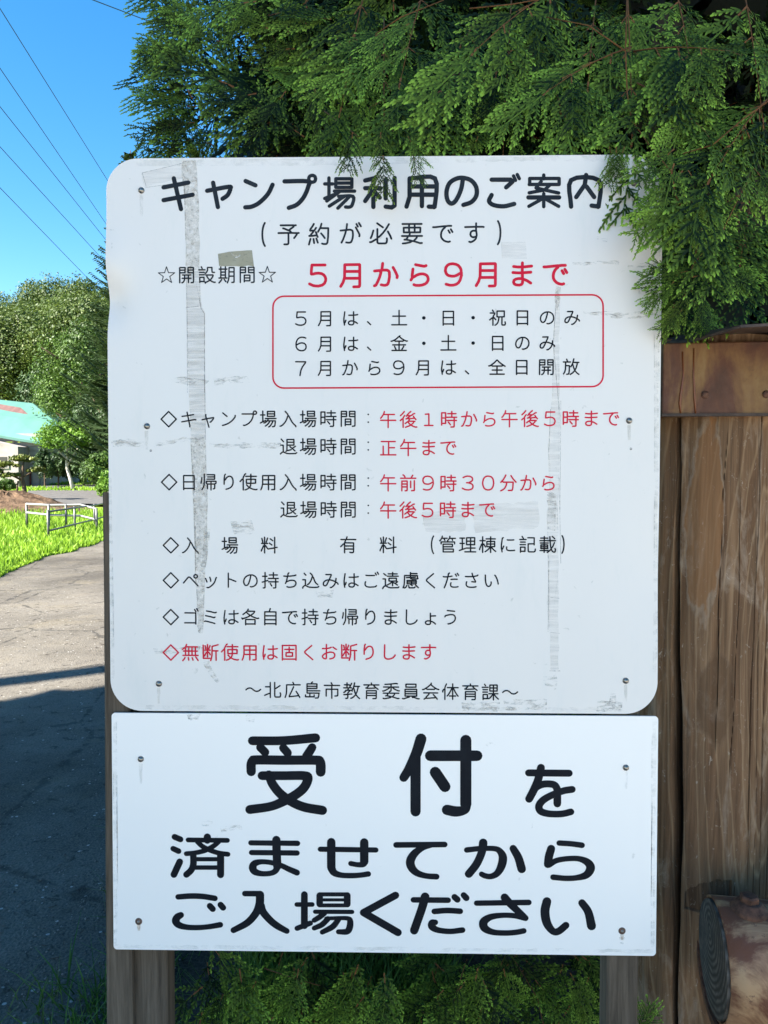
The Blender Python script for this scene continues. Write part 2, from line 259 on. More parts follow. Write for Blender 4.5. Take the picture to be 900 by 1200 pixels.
'棟': [[93,92,30,92],[25,203,27,187,37,169,50,135,55,131,62,129],[162,44,162,238],[219,69,106,69],[97,169,91,157,77,135,62,129],[63,43,63,85,61,121,63,138,63,238],[225,225,198,203,176,178,162,172],[94,229,121,210,136,196,148,181,162,172],[212,133,212,162,209,165,176,166,171,168,151,166,117,166,115,162,115,126,115,104,117,101,209,101,212,104,212,133],[212,133,115,133]],
'正': [[220,227,30,227],[62,119,62,226],[38,61,212,61],[203,138,130,138],[130,61,130,226]],
'無': [[219,177,30,177],[76,40,60,76,48,82,35,94,23,101],[191,197,220,240],[97,204,102,235],[37,123,212,123],[212,70,65,69],[145,206,152,221,156,236],[56,204,42,227,27,243],[144,70,144,177],[186,177,186,70],[103,177,103,70],[62,177,62,84,59,77]],
'理': [[85,59,28,59],[22,213,95,187],[216,183,106,183],[81,125,30,125],[90,230,224,230],[161,54,209,54,212,56,211,139,209,141,163,141,113,141,111,138,111,55,161,54],[212,97,111,97],[161,54,161,230],[58,198,58,59]],
'用': [[31,236,44,206,54,160,54,61,202,60,204,62,203,227,202,231,196,234,166,235],[126,235,126,60],[204,112,54,112],[53,167,204,167]],
'祝': [[64,238,64,150,66,133,69,123,85,96,87,84,84,83,30,83],[69,63,58,46],[219,197,223,216,221,227,217,234,211,236,188,236,181,233,179,223,179,133],[100,168,79,143,71,140,63,141],[92,238,106,229,118,218,129,199,138,162,140,133],[23,170,49,148,63,141],[140,133,208,131,208,59,179,59,116,59,116,131,140,133]],
'管': [[89,86,81,73,79,62],[122,87,126,105],[210,130,210,109,207,106,44,106,42,108,42,130],[116,60,59,60,52,59],[25,92,36,82,52,55,57,34],[151,37,149,54,131,82],[184,85,177,62],[219,61,155,61,148,59],[67,195,191,195,195,198,194,230,68,230,67,138,69,134,180,134,183,137,183,163,180,166,67,166]],
'約': [[178,179,161,155,143,135],[95,82,81,104,72,113,67,122,47,145,43,158],[98,183,112,222],[27,239,42,186],[71,187,77,226],[74,45,64,64,41,96,38,108,41,109,63,108,71,109],[111,168,102,150,100,138,93,122],[30,158,59,158,102,152],[147,44,138,78,114,120],[152,231,165,235,187,235,194,234,199,229,204,219,210,166,212,88,210,86,137,85]],
'育': [[64,237,65,139,183,138,186,141,186,223,184,233,179,237,145,238],[156,79,171,90,175,96,182,102,189,105,208,121],[124,42,129,65],[31,66,218,66],[55,105,77,109,167,105,177,102],[186,199,64,199],[186,169,64,169],[67,107,72,95,90,80,95,69],[160,66,160,80]],
'自': [[196,236,196,76,59,75,56,77,56,238],[125,35,116,59,114,74],[56,224,196,224],[56,174,196,174],[196,125,56,125]],
'要': [[37,236,64,234,103,226,114,222,118,215],[220,166,29,166],[219,232,202,234,139,214,125,214,113,209,72,200,53,200],[216,53,34,53],[145,213,148,205,159,195,169,182,173,167],[86,168,82,180,76,190,74,198],[98,165,104,147,104,139,97,124,97,54],[97,87,46,88,47,132,161,132,203,131,204,90,202,87,97,87],[150,131,150,54]],
'記': [[206,144,206,57,128,56],[98,142,32,142],[95,110,37,110],[27,78,105,78],[37,237,38,173,91,173,93,175,92,225,38,225],[74,68,56,40],[221,197,218,219,215,225,209,230,202,232,148,232,138,229,134,223,132,204,132,132,206,131]],
'設': [[38,235,38,174,40,172,90,172,91,223],[57,44,68,63],[220,113,198,112,192,109,189,96,189,52,137,52,135,53,134,84,131,95,122,110,105,125],[36,141,93,141],[228,233,214,234,194,226,176,216,155,200,141,184,126,161,128,144],[37,111,93,111],[112,144,198,144,202,145,203,148,201,159,195,170,171,202,140,222,111,234],[27,81,102,81],[107,244,111,234],[111,234,84,223,38,223]],
'課': [[34,141,91,141],[35,111,91,111],[66,61,55,43],[26,81,98,81],[220,161,176,161,171,164,154,161,109,161],[165,238,165,53],[37,235,37,174,38,172,90,172,90,223],[227,228,201,205,179,177,162,169],[211,89,120,89],[120,89,120,125,121,127,210,127,211,95,211,55,209,52,120,53,120,89],[37,223,109,223,127,209,151,178,162,169]],
'載': [[152,44,157,125,163,169,171,200,178,215,188,228,196,234,206,236,215,233,219,222,222,204,216,191],[29,93,221,93],[131,122,34,122],[127,61,38,61],[209,117,196,149,185,172,179,179,170,184],[212,68,182,41],[83,42,83,92],[82,108,82,238],[121,239,134,231,138,224],[31,216,130,216,138,224],[125,169,125,148,123,146,42,146,41,148,41,163,41,189,43,191,123,191,125,188,125,169],[41,169,125,169],[138,224,147,220,160,206,170,202]],
'込': [[229,216,218,226,211,227,171,229,116,227,89,219,62,202],[216,193,195,176,181,155,161,103,151,91,147,76,135,61,123,51],[47,53,68,76],[89,194,101,187,110,178,125,157,137,132,146,103,152,98],[29,239,31,225,41,215,52,207,62,202],[29,133,62,134,62,202]],
'退': [[146,142,154,151,175,166,209,196],[161,180,125,191,108,192],[26,234,43,217,54,210,62,208],[230,218,216,229,136,231,101,226,62,208],[215,138,182,160,178,165],[36,49,66,81],[96,202,108,192],[30,124,61,125,62,208],[108,124,193,124,196,122,195,54,109,54,108,192],[196,88,108,88]],
'遠': [[149,208,149,174,147,159],[82,199,113,183,135,166,142,164,147,159],[66,78,39,57],[95,60,205,60],[211,158,189,174,186,179],[27,244,32,230,37,225,47,215,60,209],[30,123,60,124,60,209],[209,199,179,178,155,167,147,159],[83,89,219,89],[228,222,215,232,127,234,97,228,69,212,60,209],[150,43,150,88],[197,148,197,117,195,114,106,115,105,117,105,146,106,149,149,151,152,149,191,149,197,148],[197,148,208,160]],
'金': [[216,230,33,230],[230,110,216,111,189,99,161,82,126,53],[43,159,206,159],[135,44,118,56,94,78,68,96,35,111,22,112],[66,179,85,218],[159,219,184,178],[187,99,174,112,74,112,64,100],[124,230,124,112]],
'開': [[179,183,70,183],[39,237,39,55,42,52,103,52,106,55,105,115,39,116],[74,143,175,143],[66,238,78,233,83,229,91,217,97,204,99,192,100,144],[147,234,147,144],[181,237,206,234,208,232,210,223,210,55,207,52,145,52,142,55,143,115,210,116],[106,83,39,83],[210,83,142,83]],
'間': [[40,237,40,55,43,52,103,52,105,55,105,116,40,117],[89,229,90,148,155,148,159,151,158,216,89,217],[178,237,205,234,208,231,210,223,210,55,207,52,145,52,142,55,143,116,210,117],[159,182,89,182],[105,84,40,84],[210,84,142,84]],
'０': [[171,179,161,203,151,212,142,217,132,220,117,220,99,213,88,203,84,195,76,170,73,153,73,134,77,112,79,102,86,88,98,74,113,67,125,66,141,69,152,74,162,85,169,98,173,112,176,145,171,179]],
'１': [[84,78,128,74,128,216],[74,218,179,218]],
'３': [[110,139,129,141,154,151,162,157,168,167,170,177,170,188,166,201,158,210,149,215,130,220,109,219,96,216,70,201],[77,82,98,71,115,66,140,68,156,77,162,84,165,91,166,103,164,112,156,124,140,133,135,140]],
'５': [[167,69,87,69,83,112,83,132,84,134,97,133,108,129,127,127,146,131,159,140,167,153,171,168,170,182,164,199,157,207,148,214,126,220,107,219,94,216,72,204]],
'６': [[170,76,148,67,129,66,115,70,105,76,94,86,84,104,77,129,76,147,77,171,81,187,91,203,102,213,120,220,137,220,150,217,160,210,167,202,171,193,173,182,173,167,169,153,162,143,155,137,141,132,130,131,118,133,105,138,91,149,77,155]],
'７': [[114,226,121,176,127,155,137,130,146,114,165,84,169,70,73,69]],
'９': [[80,212,101,219,110,220,125,219,142,213,154,203,164,185,173,150,170,109,165,95,153,78,139,70,120,66,104,68,95,72,88,77,78,93,75,115,80,135,88,146,96,151,112,155,128,155,140,151,149,146,159,138,173,133]],
'～': [[217,136,203,149,194,155,185,159,169,162,153,159,141,154,109,128,91,120,77,120,62,122,48,130,33,143]],
}
# ================================================================== THE NOTICE BOARD
# materials
t = NT('white_enamel', 0.32, 0.45); v = t.co('Object')
big = t.noise(v, 2.2, 4, 0.6); fine = t.noise(t.co('Object', (1, 1, 0.25)), 26, 6, 0.7); dots = t.noise(v, 70, 3, 0.5, 0.5)
c = t.mix(t.ramp(big, [(0.35, 0.0), (0.75, 0.35)]), (0.785, 0.73, 0.67), (0.72, 0.67, 0.61))
c = t.mix(t.ramp(fine, [(0.55, 0.0), (0.8, 0.30)]), c, (0.60, 0.62, 0.57))
c = t.mix(t.ramp(dots, [(0.70, 0.0), (0.76, 0.45)]), c, (0.42, 0.40, 0.34))
t.col(c).rough(t.ramp(fine, [(0.3, 0.28), (0.8, 0.5)])).bump(t.noise(v, 5, 2), 0.15, 0.004); M['enamel'] = t.m
t = NT('white_enamel_lower', 0.30, 0.45); v = t.co('Object'); big = t.noise(v, 3, 4); dots = t.noise(v, 60, 3, 0.5, 0.5)
c = t.mix(t.ramp(big, [(0.4, 0.0), (0.8, 0.25)]), (0.92, 0.865, 0.80), (0.86, 0.81, 0.75))
c = t.mix(t.ramp(dots, [(0.73, 0.0), (0.78, 0.4)]), c, (0.42, 0.40, 0.34))
t.col(c).bump(t.noise(v, 4, 2), 0.12, 0.004); M['enamel2'] = t.m
def vinyl(name, c, c2, sc=18):
    t = NT(name, 0.6, 0.12); n = t.noise(t.co('Object'), sc, 5, 0.7); t.col(t.mix(t.ramp(n, [(0.45, 0.0), (0.75, 1.0)]), c, c2)); return t.m
M['black'] = vinyl('black_vinyl', (0.005, 0.007, 0.011), (0.010, 0.013, 0.018))
M['grey'] = vinyl('faded_black_vinyl', (0.014, 0.018, 0.024), (0.032, 0.040, 0.048))
M['red'] = vinyl('red_vinyl', (0.62, 0.012, 0.04), (0.66, 0.03, 0.07))
def residue(name, c1, c2, lo, hi, sc=60, amax=1.0, stretch=(1, 1, 1)):
    t = NT(name, 0.75, 0.2); v = t.co('Object', stretch); n = t.noise(v, sc, 6, 0.75, 0.4); m = t.noise(t.co('Object'), sc * 0.35, 4, 0.6)
    t.col(t.mix(m, c1, c2)); t.alpha(t.math('MULTIPLY', t.ramp(n, [(lo, 0.0), (hi, 1.0)]), amax)); return t.m
M['tape'] = residue('old_tape_glue', (0.58, 0.53, 0.45), (0.44, 0.40, 0.33), 0.36, 0.66, 110, 0.55)
M['tape_clear'] = residue('clear_old_tape', (0.60, 0.56, 0.50), (0.50, 0.46, 0.41), 0.36, 0.80, 34, 0.33, (0.30, 1, 4.5))
M['tape_edge'] = residue('tape_edge_dirt', (0.34, 0.32, 0.30), (0.25, 0.23, 0.21), 0.35, 0.55, 120, 0.6)
M['smudge'] = residue('grey_brown_smudge', (0.42, 0.39, 0.33), (0.55, 0.53, 0.48), 0.47, 0.66, 95, 0.6, (0.45, 1, 1.6))
M['brown_glue'] = residue('brown_glue_patch', (0.30, 0.27, 0.18), (0.42, 0.40, 0.30), 0.30, 0.45, 110, 0.9, (0.5, 1, 1))
M['rustrun'] = residue('rust_run', (0.5, 0.26, 0.08), (0.45, 0.3, 0.15), 0.3, 0.7, 80, 0.5)
t = NT('weathered_grey_wood', 0.9, 0.08); v = t.co('Object', (40, 40, 2.2)); n = t.noise(v, 1.6, 9, 0.7, 0.4); n2 = t.noise(t.co('Object', (9, 9, 1.2)), 1, 4)
c = t.mix(n2, t.ramp(n, [(0.3, (0.035, 0.026, 0.019)), (0.7, (0.15, 0.115, 0.085))]), t.ramp(n, [(0.3, (0.06, 0.046, 0.034)), (0.7, (0.21, 0.165, 0.12))]))
t.col(c).bump(n, 0.7, 0.002); M['greywood'] = t.m
t = NT('dark_brown_wood', 0.9, 0.1); n = t.noise(t.co('Object', (40, 40, 2)), 1.5, 9, 0.7, 0.3)
t.col(t.ramp(n, [(0.3, (0.02, 0.014, 0.010)), (0.72, (0.10, 0.07, 0.05))])).bump(n, 0.7, 0.002); M['darkwood'] = t.m
t = NT('steel_screw', 0.28, 0.5, 1.0); t.col(t.mix(t.noise(t.co('Object'), 300, 3), (0.35, 0.33, 0.30), (0.16, 0.14, 0.12))); M['screw'] = t.m
t = NT('rusty_screw', 0.6, 0.4, 0.6); t.col(t.mix(t.noise(t.co('Object'), 250, 4), (0.10, 0.04, 0.02), (0.20, 0.15, 0.12))); M['rustscrew'] = t.m

LEAN, YAW = R(2.0), R(-1.1)
SX = Vector((math.cos(YAW), math.sin(YAW), 0)); SF = Vector((-math.sin(YAW), math.cos(YAW), 0))
SU = Vector((0, 0, 1)) * math.cos(LEAN) + SF * math.sin(LEAN); SN = SX.cross(SU)
SO = Vector((0, 1.25, 1.5)); BASE = 1.5
board = empty('notice_board'); MW = Matrix((SX, -SN, SU)).transposed().to_4x4(); MW.translation = SO - SU * BASE; board.matrix_world = MW
tag(board, 'white two-panel Japanese notice board on weathered wooden posts in the foreground', 'notice board')
def S(px, py):
    r = ray(px, py); o = Vector((0, 0, CAM_H)); k = (SO - o).dot(SN) / r.dot(SN); P = o + r * k - SO
    return Vector((P.dot(SX), P.dot(SU) + BASE))       # (u, height) in the board's own frame
def pxm(px, py): return (S(px + 10, py) - S(px - 10, py)).length / 20

def panel(name, x0, x1, z0, z1, rad, y, mat, th, dent=None, nr=64, nc=60):
    rows = []
    zs = sorted(set([z0 + (z1 - z0) * i / nr for i in range(nr + 1)] + [z0 + rad * (1 - math.cos(a * math.pi / 24)) for a in range(13)] + [z1 - rad * (1 - math.cos(a * math.pi / 24)) for a in range(13)]))
    V = []; F = []; cx = (x0 + x1) / 2; hw = (x1 - x0) / 2
    for side in (0, 1):
        for z in zs:
            dz = max(0, rad - (z - z0), rad - (z1 - z)); w = hw - (rad - math.sqrt(max(rad * rad - dz * dz, 0)))
            for j in range(nc + 1):
                x = cx + w * (2 * j / nc - 1); yy = y + (dent(x, z) if dent else 0)
                V.append((x, yy + side * th, z))
    n1 = nc + 1; m = len(zs) * n1
    for i in range(len(zs) - 1):
        for j in range(nc):
            a = i * n1 + j; F.append((a, a + 1, a + 1 + n1, a + n1)); F.append((m + a, m + a + n1, m + a + n1 + 1, m + a + 1))
    for i in range(len(zs) - 1):
        a = i * n1; F.append((a, a + n1, m + a + n1, m + a)); b = a + nc; F.append((b, m + b, m + b + n1, b + n1))
    for j in range(nc):
        F.append((j, m + j, m + j + 1, j + 1)); a = (len(zs) - 1) * n1 + j; F.append((a, a + 1, m + a + 1, m + a))
    mb = MB(); mb.v = V; mb.f = F
    o = mb.build(name, mat, board, smooth=True); o.data.set_sharp_from_angle(angle=R(40)); return o
dz0 = S(127, 350)
def dent(x, z):
    # a knock in the left edge that left a soft crease, and a slightly wavy sheet
    d = (x + 0.45); e = z - dz0.y
    a = 0.014 * math.exp(-(d / 0.030) ** 2 - (e / 0.035) ** 2) - 0.007 * math.exp(-((d - 0.01) / 0.03) ** 2 - ((e - 0.055) / 0.05) ** 2)
    a += 0.004 * math.exp(-((d - 0.9) / 0.06) ** 2 - ((e + 0.45) / 0.1) ** 2)
    return a
def zof(v): return v + BASE
up = panel('upper_panel', -0.4501, 0.4446, zof(-0.4043), zof(0.4949), 0.052, -0.0012, M['enamel'], 0.003, dent, 90, 90)
tag(up, 'larger upper white panel with rounded corners, old tape marks and rows of black and red Japanese text')
lo = panel('lower_panel', -0.4485, 0.4460, zof(-0.8033), zof(-0.4078), 0.006, -0.002, M['enamel2'], 0.003, None, 24, 40)
tag(lo, 'lower white panel with large bold black Japanese characters')

# ---------------------------------------------------------------- lettering
def catmull(P, n=5):
    P = np.array(P, float)
    if len(P) < 3: return P
    Q = np.vstack([2 * P[0] - P[1], P, 2 * P[-1] - P[-2]]); out = []
    for i in range(1, len(Q) - 2):
        a, b, c, d = Q[i-1], Q[i], Q[i+1], Q[i+2]
        for k in range(n):
            s = k / n; out.append(0.5 * ((2*b) + (c-a)*s + (2*a-5*b+4*c-d)*s*s + (-a+3*b-3*c+d)*s**3))
    out.append(P[-1]); return np.array(out)
class Ink:
    """flat round-ended strokes lying on a panel; every stroke a hair above the one before"""
    def __init__(s, y): s.v = []; s.f = []; s.y = y; s.k = 0
    def stroke(s, P):
        P = np.array(P, float)
        keep = [0]
        for i in range(1, len(P)):
            if np.hypot(*(P[i, :2] - P[keep[-1], :2])) > 1e-5: keep.append(i)
        P = P[keep]
        if len(P) < 2: P = np.vstack([P, P + [1e-4, 0, 0]])
        # split at sharp corners
        st = 0
        for i in range(1, len(P) - 1):
            a = P[i, :2] - P[i-1, :2]; b = P[i+1, :2] - P[i, :2]
            if a.dot(b) < 0.6 * np.hypot(*a) * np.hypot(*b): s._run(P[st:i+1]); st = i
        s._run(P[st:])
    def _run(s, P):
        s.k += 1; n = len(P); y = s.y - 0.000006 * (s.k % 40); b0 = len(s.v)
        L = []; Rr = []
        for i in range(n):
            a = P[i, :2] - P[i-1, :2] if i else P[1, :2] - P[0, :2]
            b = P[i+1, :2] - P[i, :2] if i < n - 1 else a
            a = a / np.hypot(*a); b = b / np.hypot(*b); tdir = a + b; tdir /= np.hypot(*tdir); nn = np.array([-tdir[1], tdir[0]])
            w = P[i, 2] / 2 / max(0.75, abs(nn.dot([-a[1], a[0]])))
            L.append(P[i, :2] + nn * w); Rr.append(P[i, :2] - nn * w)
        K = 6
        def cap(c, frm, sign):
            v = frm - c; out = []
            for k in range(1, K):
                an = sign * math.pi * k / K; out.append(c + np.array([v[0]*math.cos(an) - v[1]*math.sin(an), v[0]*math.sin(an) + v[1]*math.cos(an)]))
            return out
        rc = cap(P[-1, :2], L[-1], -1); lc = cap(P[0, :2], Rr[0], -1)
        for i in range(n):
            e = y - i * 2e-6
            s.v.append((L[i][0], e, L[i][1])); s.v.append((Rr[i][0], e, Rr[i][1]))
        for i in range(n - 1): s.f.append((b0+2*i, b0+2*i+1, b0+2*i+3, b0+2*i+2))
        for c, arr, i0, i1 in ((P[-1], rc, b0+2*(n-1), b0+2*(n-1)+1), (P[0], lc, b0+1, b0)):
            e = s.v[i0][1]; ids = [i0]
            for q in arr: s.v.append((q[0], e, q[1])); ids.append(len(s.v) - 1)
            ids.append(i1); s.f.append(tuple(ids))
    def build(s, name, mat, parent, label=None):
        me = bpy.data.meshes.new(name); me.from_pydata(s.v, [], s.f); me.materials.append(mat); me.update()
        return tag(link(name, me, parent), label)
def put_char(ink, ch, cx, cz, em, w, sx=1.0):
    sp = lambda P, ww=w: ink.stroke([(cx + x * em * sx, cz + z * em, ww) for x, z in P])
    if ch in ' 　': return
    if ch == '◇': sp([(-.42, 0), (0, .42), (.42, 0), (0, -.42), (-.42, 0)]); return
    if ch == '☆':
        P = []
        for k in range(11):
            a = math.pi / 2 + k * math.pi / 5; r = 0.47 if k % 2 == 0 else 0.185; P.append((r * math.cos(a), r * math.sin(a) - 0.03))
        sp(P, w * 0.6); return
    if ch == '：': sp([(0, .22), (0.01, .22)], w * 1.1); sp([(0, -.2), (0.01, -.2)], w * 1.1); return
    if ch == '・': sp([(0, 0), (0.01, 0)], w * 2.4); return
    if ch == '（': sp([(.22 + .2 * (1 - math.cos(a)) - 0.02, .48 * math.sin(a) / math.sin(1.1)) for a in np.linspace(-1.1, 1.1, 9)]); return
    if ch == '）': sp([(-.22 - .2 * (1 - math.cos(a)) + 0.02, .48 * math.sin(a) / math.sin(1.1)) for a in np.linspace(-1.1, 1.1, 9)]); return
    k = 1.33 if ch in '０３５６７９' else 1.0
    for s in GLYPH[ch]:
        P = []
        for i in range(0, len(s), 2):
            gx = s[i] / 250 * 1.1 - 0.05; gy = 1.0 - s[i+1] / 250 * 1.1
            P.append(((gx - 0.5) * k, gy - (0.37 if k > 1 or ch == '１' else 0.38)))
        if k > 1: P = [(x, z * 1.12) for x, z in P]
        sp(P)
def line(text, xa, xb, ya, yb, em, w, mat, label=None):
    """characters of one line with their centres from (xa, ya) to (xb, yb)"""
    A, B = S(xa, ya), S(xb, yb); m = pxm((xa + xb) / 2, (ya + yb) / 2); ink = Ink(-0.0015); n = len(text)
    for i, ch in enumerate(text):
        p = A.lerp(B, i / max(1, n - 1)); put_char(ink, ch, p.x, p.y, em * m, w * m)
    return ink.build('lettering', mat, up, label)
# title, traced stroke by stroke
TITLE = {(180, 195): [
 [(60,125),(205,97)], [(60,200),(230,168)], [(120,72),(162,252)],
 [(315,145),(440,122),(451,133),(435,170),(405,192)], [(350,98),(378,240)],
 [(540,88),(598,113)], [(698,110),(670,165),(620,215),(575,238),(538,242)],
 [(768,90),(903,90),(907,120),(882,180),(842,225),(793,245)],
 [(950,75),(945,89),(930,95),(915,89),(910,75),(915,61),(930,55),(945,61),(950,75)]],
 (360, 195): [
 [(128,70),(128,180)], [(103,105),(150,105)], [(103,190),(165,165)], [(168,75),(262,75),(262,125),(168,125),(168,75)], [(168,100),(262,100)],
 [(160,147),(278,147)], [(190,150),(115,205)], [(185,178),(268,178),(265,225),(250,240),(225,240)], [(215,180),(130,235)], [(245,182),(180,247)],
 [(400,70),(340,85)], [(340,130),(430,130)], [(388,80),(388,240)], [(385,140),(340,205)], [(390,145),(425,185)], [(460,80),(460,190)], [(512,70),(512,232),(495,243),(460,238)],
 [(600,75),(600,180),(582,238)], [(600,73),(748,73),(748,225),(735,238),(712,238)], [(600,120),(748,120)], [(600,168),(748,168)], [(672,75),(672,235)]],
 (540, 195): [
 [(12,78),(0,140),(-28,200),(-55,220),(-78,200),(-84,150),(-66,100),(-25,74),(15,70),(60,85),(90,125),(90,175),(60,212),(15,228)],
 [(180,80),(290,80),(302,92),(265,125)], [(180,170),(165,205),(190,228),(250,236),(312,222)], [(308,58),(320,84)], [(330,50),(342,74)],
 [(485,53),(485,75)], [(403,105),(403,73),(575,73),(575,105)], [(400,108),(575,108)], [(470,90),(440,128),(480,138),(572,158)], [(522,110),(490,140),(400,157)],
 [(395,184),(575,184)], [(485,162),(485,238)], [(480,190),(398,236)], [(490,190),(572,236)],
 [(645,238),(645,83),(807,83),(807,225),(795,235),(765,232)], [(733,53),(725,110),(675,182)], [(735,120),(780,182)]]}
ink = Ink(-0.0015)
for (ox, oy), L in TITLE.items():
    for P in L:
        thin = (ox, oy) == (360, 195) and P[0][0] < 290 or (ox == 540 and (395 < P[0][0] < 600 or P[0][1] < 60 and P[0][0] < 400)) or len(P) == 9 and P[0] == (950, 75)
        Q = [(ox + x / 5, oy + y / 5) for x, y in P]
        if len(P) > 4 and P[0] != (168, 75): Q = [tuple(q) for q in catmull(Q, 4)]
        m = pxm(450, 227)
        ink.stroke([(*S(*q), (4.1 if thin else 5.2) * m) for q in Q])
ink.build('lettering', M['grey'], up, 'bold title line of the upper panel in faded black')
line('（予約が必要です）', 302, 592, 275.2, 273, 28, 2.3, M['grey'])
line('☆開設期間☆', 195.5, 313.5, 322.5, 322, 21.5, 1.7, M['grey'])
line('５月から９月まで', 373, 651, 323, 321.3, 33, 3.4, M['red'], 'large red line of the upper panel')
line('５月は、土・日・祝日のみ', 353, 670, 373.5, 372, 20.8, 1.7, M['black'])
line('６月は、金・土・日のみ', 353, 641, 403.3, 401.8, 20.8, 1.7, M['black'])
line('７月から９月は、全日開放', 353, 669, 431.7, 430, 20.8, 1.7, M['black'])
BK = [('◇キャンプ場入場時間：', 198, 431.5, 491.3, 490.5), ('退場時間：', 338, 431.5, 523.3, 523), ('◇日帰り使用入場時間：', 198.5, 431.5, 565, 565), ('退場時間：', 338.5, 431.5, 597, 597),
      ('◇入　場　料　　　有　料　（管理棟に記載）', 200.5, 665, 639, 638), ('◇ペットの持ち込みはご遠慮ください', 200.5, 575.7, 680, 680), ('◇ゴミは各自で持ち帰りましょう', 200.5, 528, 723, 723),
      ('～北広島市教育委員会体育課～', 297, 597.6, 808, 811)]
for T_, a, b, c_, d in BK: line(T_, a, b, c_, d, 21.3, 1.65, M['black'])
RD = [('午後１時から午後５時まで', 455, 716, 492, 490.3), ('正午まで', 455, 525.5, 525, 524.5), ('午前９時３０分から', 455, 642.5, 566.2, 566), ('午後５時まで', 455, 571, 598, 597), ('◇無断使用は固くお断りします', 200.5, 502, 764.5, 763.8)]
for T_, a, b, c_, d in RD: line(T_, a, b, c_, d, 21.3, 1.75, M['red'])
# red rounded box
ink = Ink(-0.0015); x0, x1, y0, y1, r = 320, 706.5, 347.5, 455, 13; P = []
for cx, cy, a0 in ((x1 - r, y0 + r, -90), (x1 - r, y1 - r, 0), (x0 + r, y1 - r, 90), (x0 + r, y0 + r, 180)):
    for k in range(9):
        a = R(a0 + k * 90 / 8); P.append((cx + r * math.cos(a), cy + r * math.sin(a)))
P.append(P[0]); ink.stroke([(*S(x, y - (x - 320) / 386 * 1.8), 1.9 * pxm(450, 400)) for x, y in P])
ink.build('frame_line', M['red'], up, 'thin red rounded rectangle round three lines of text')
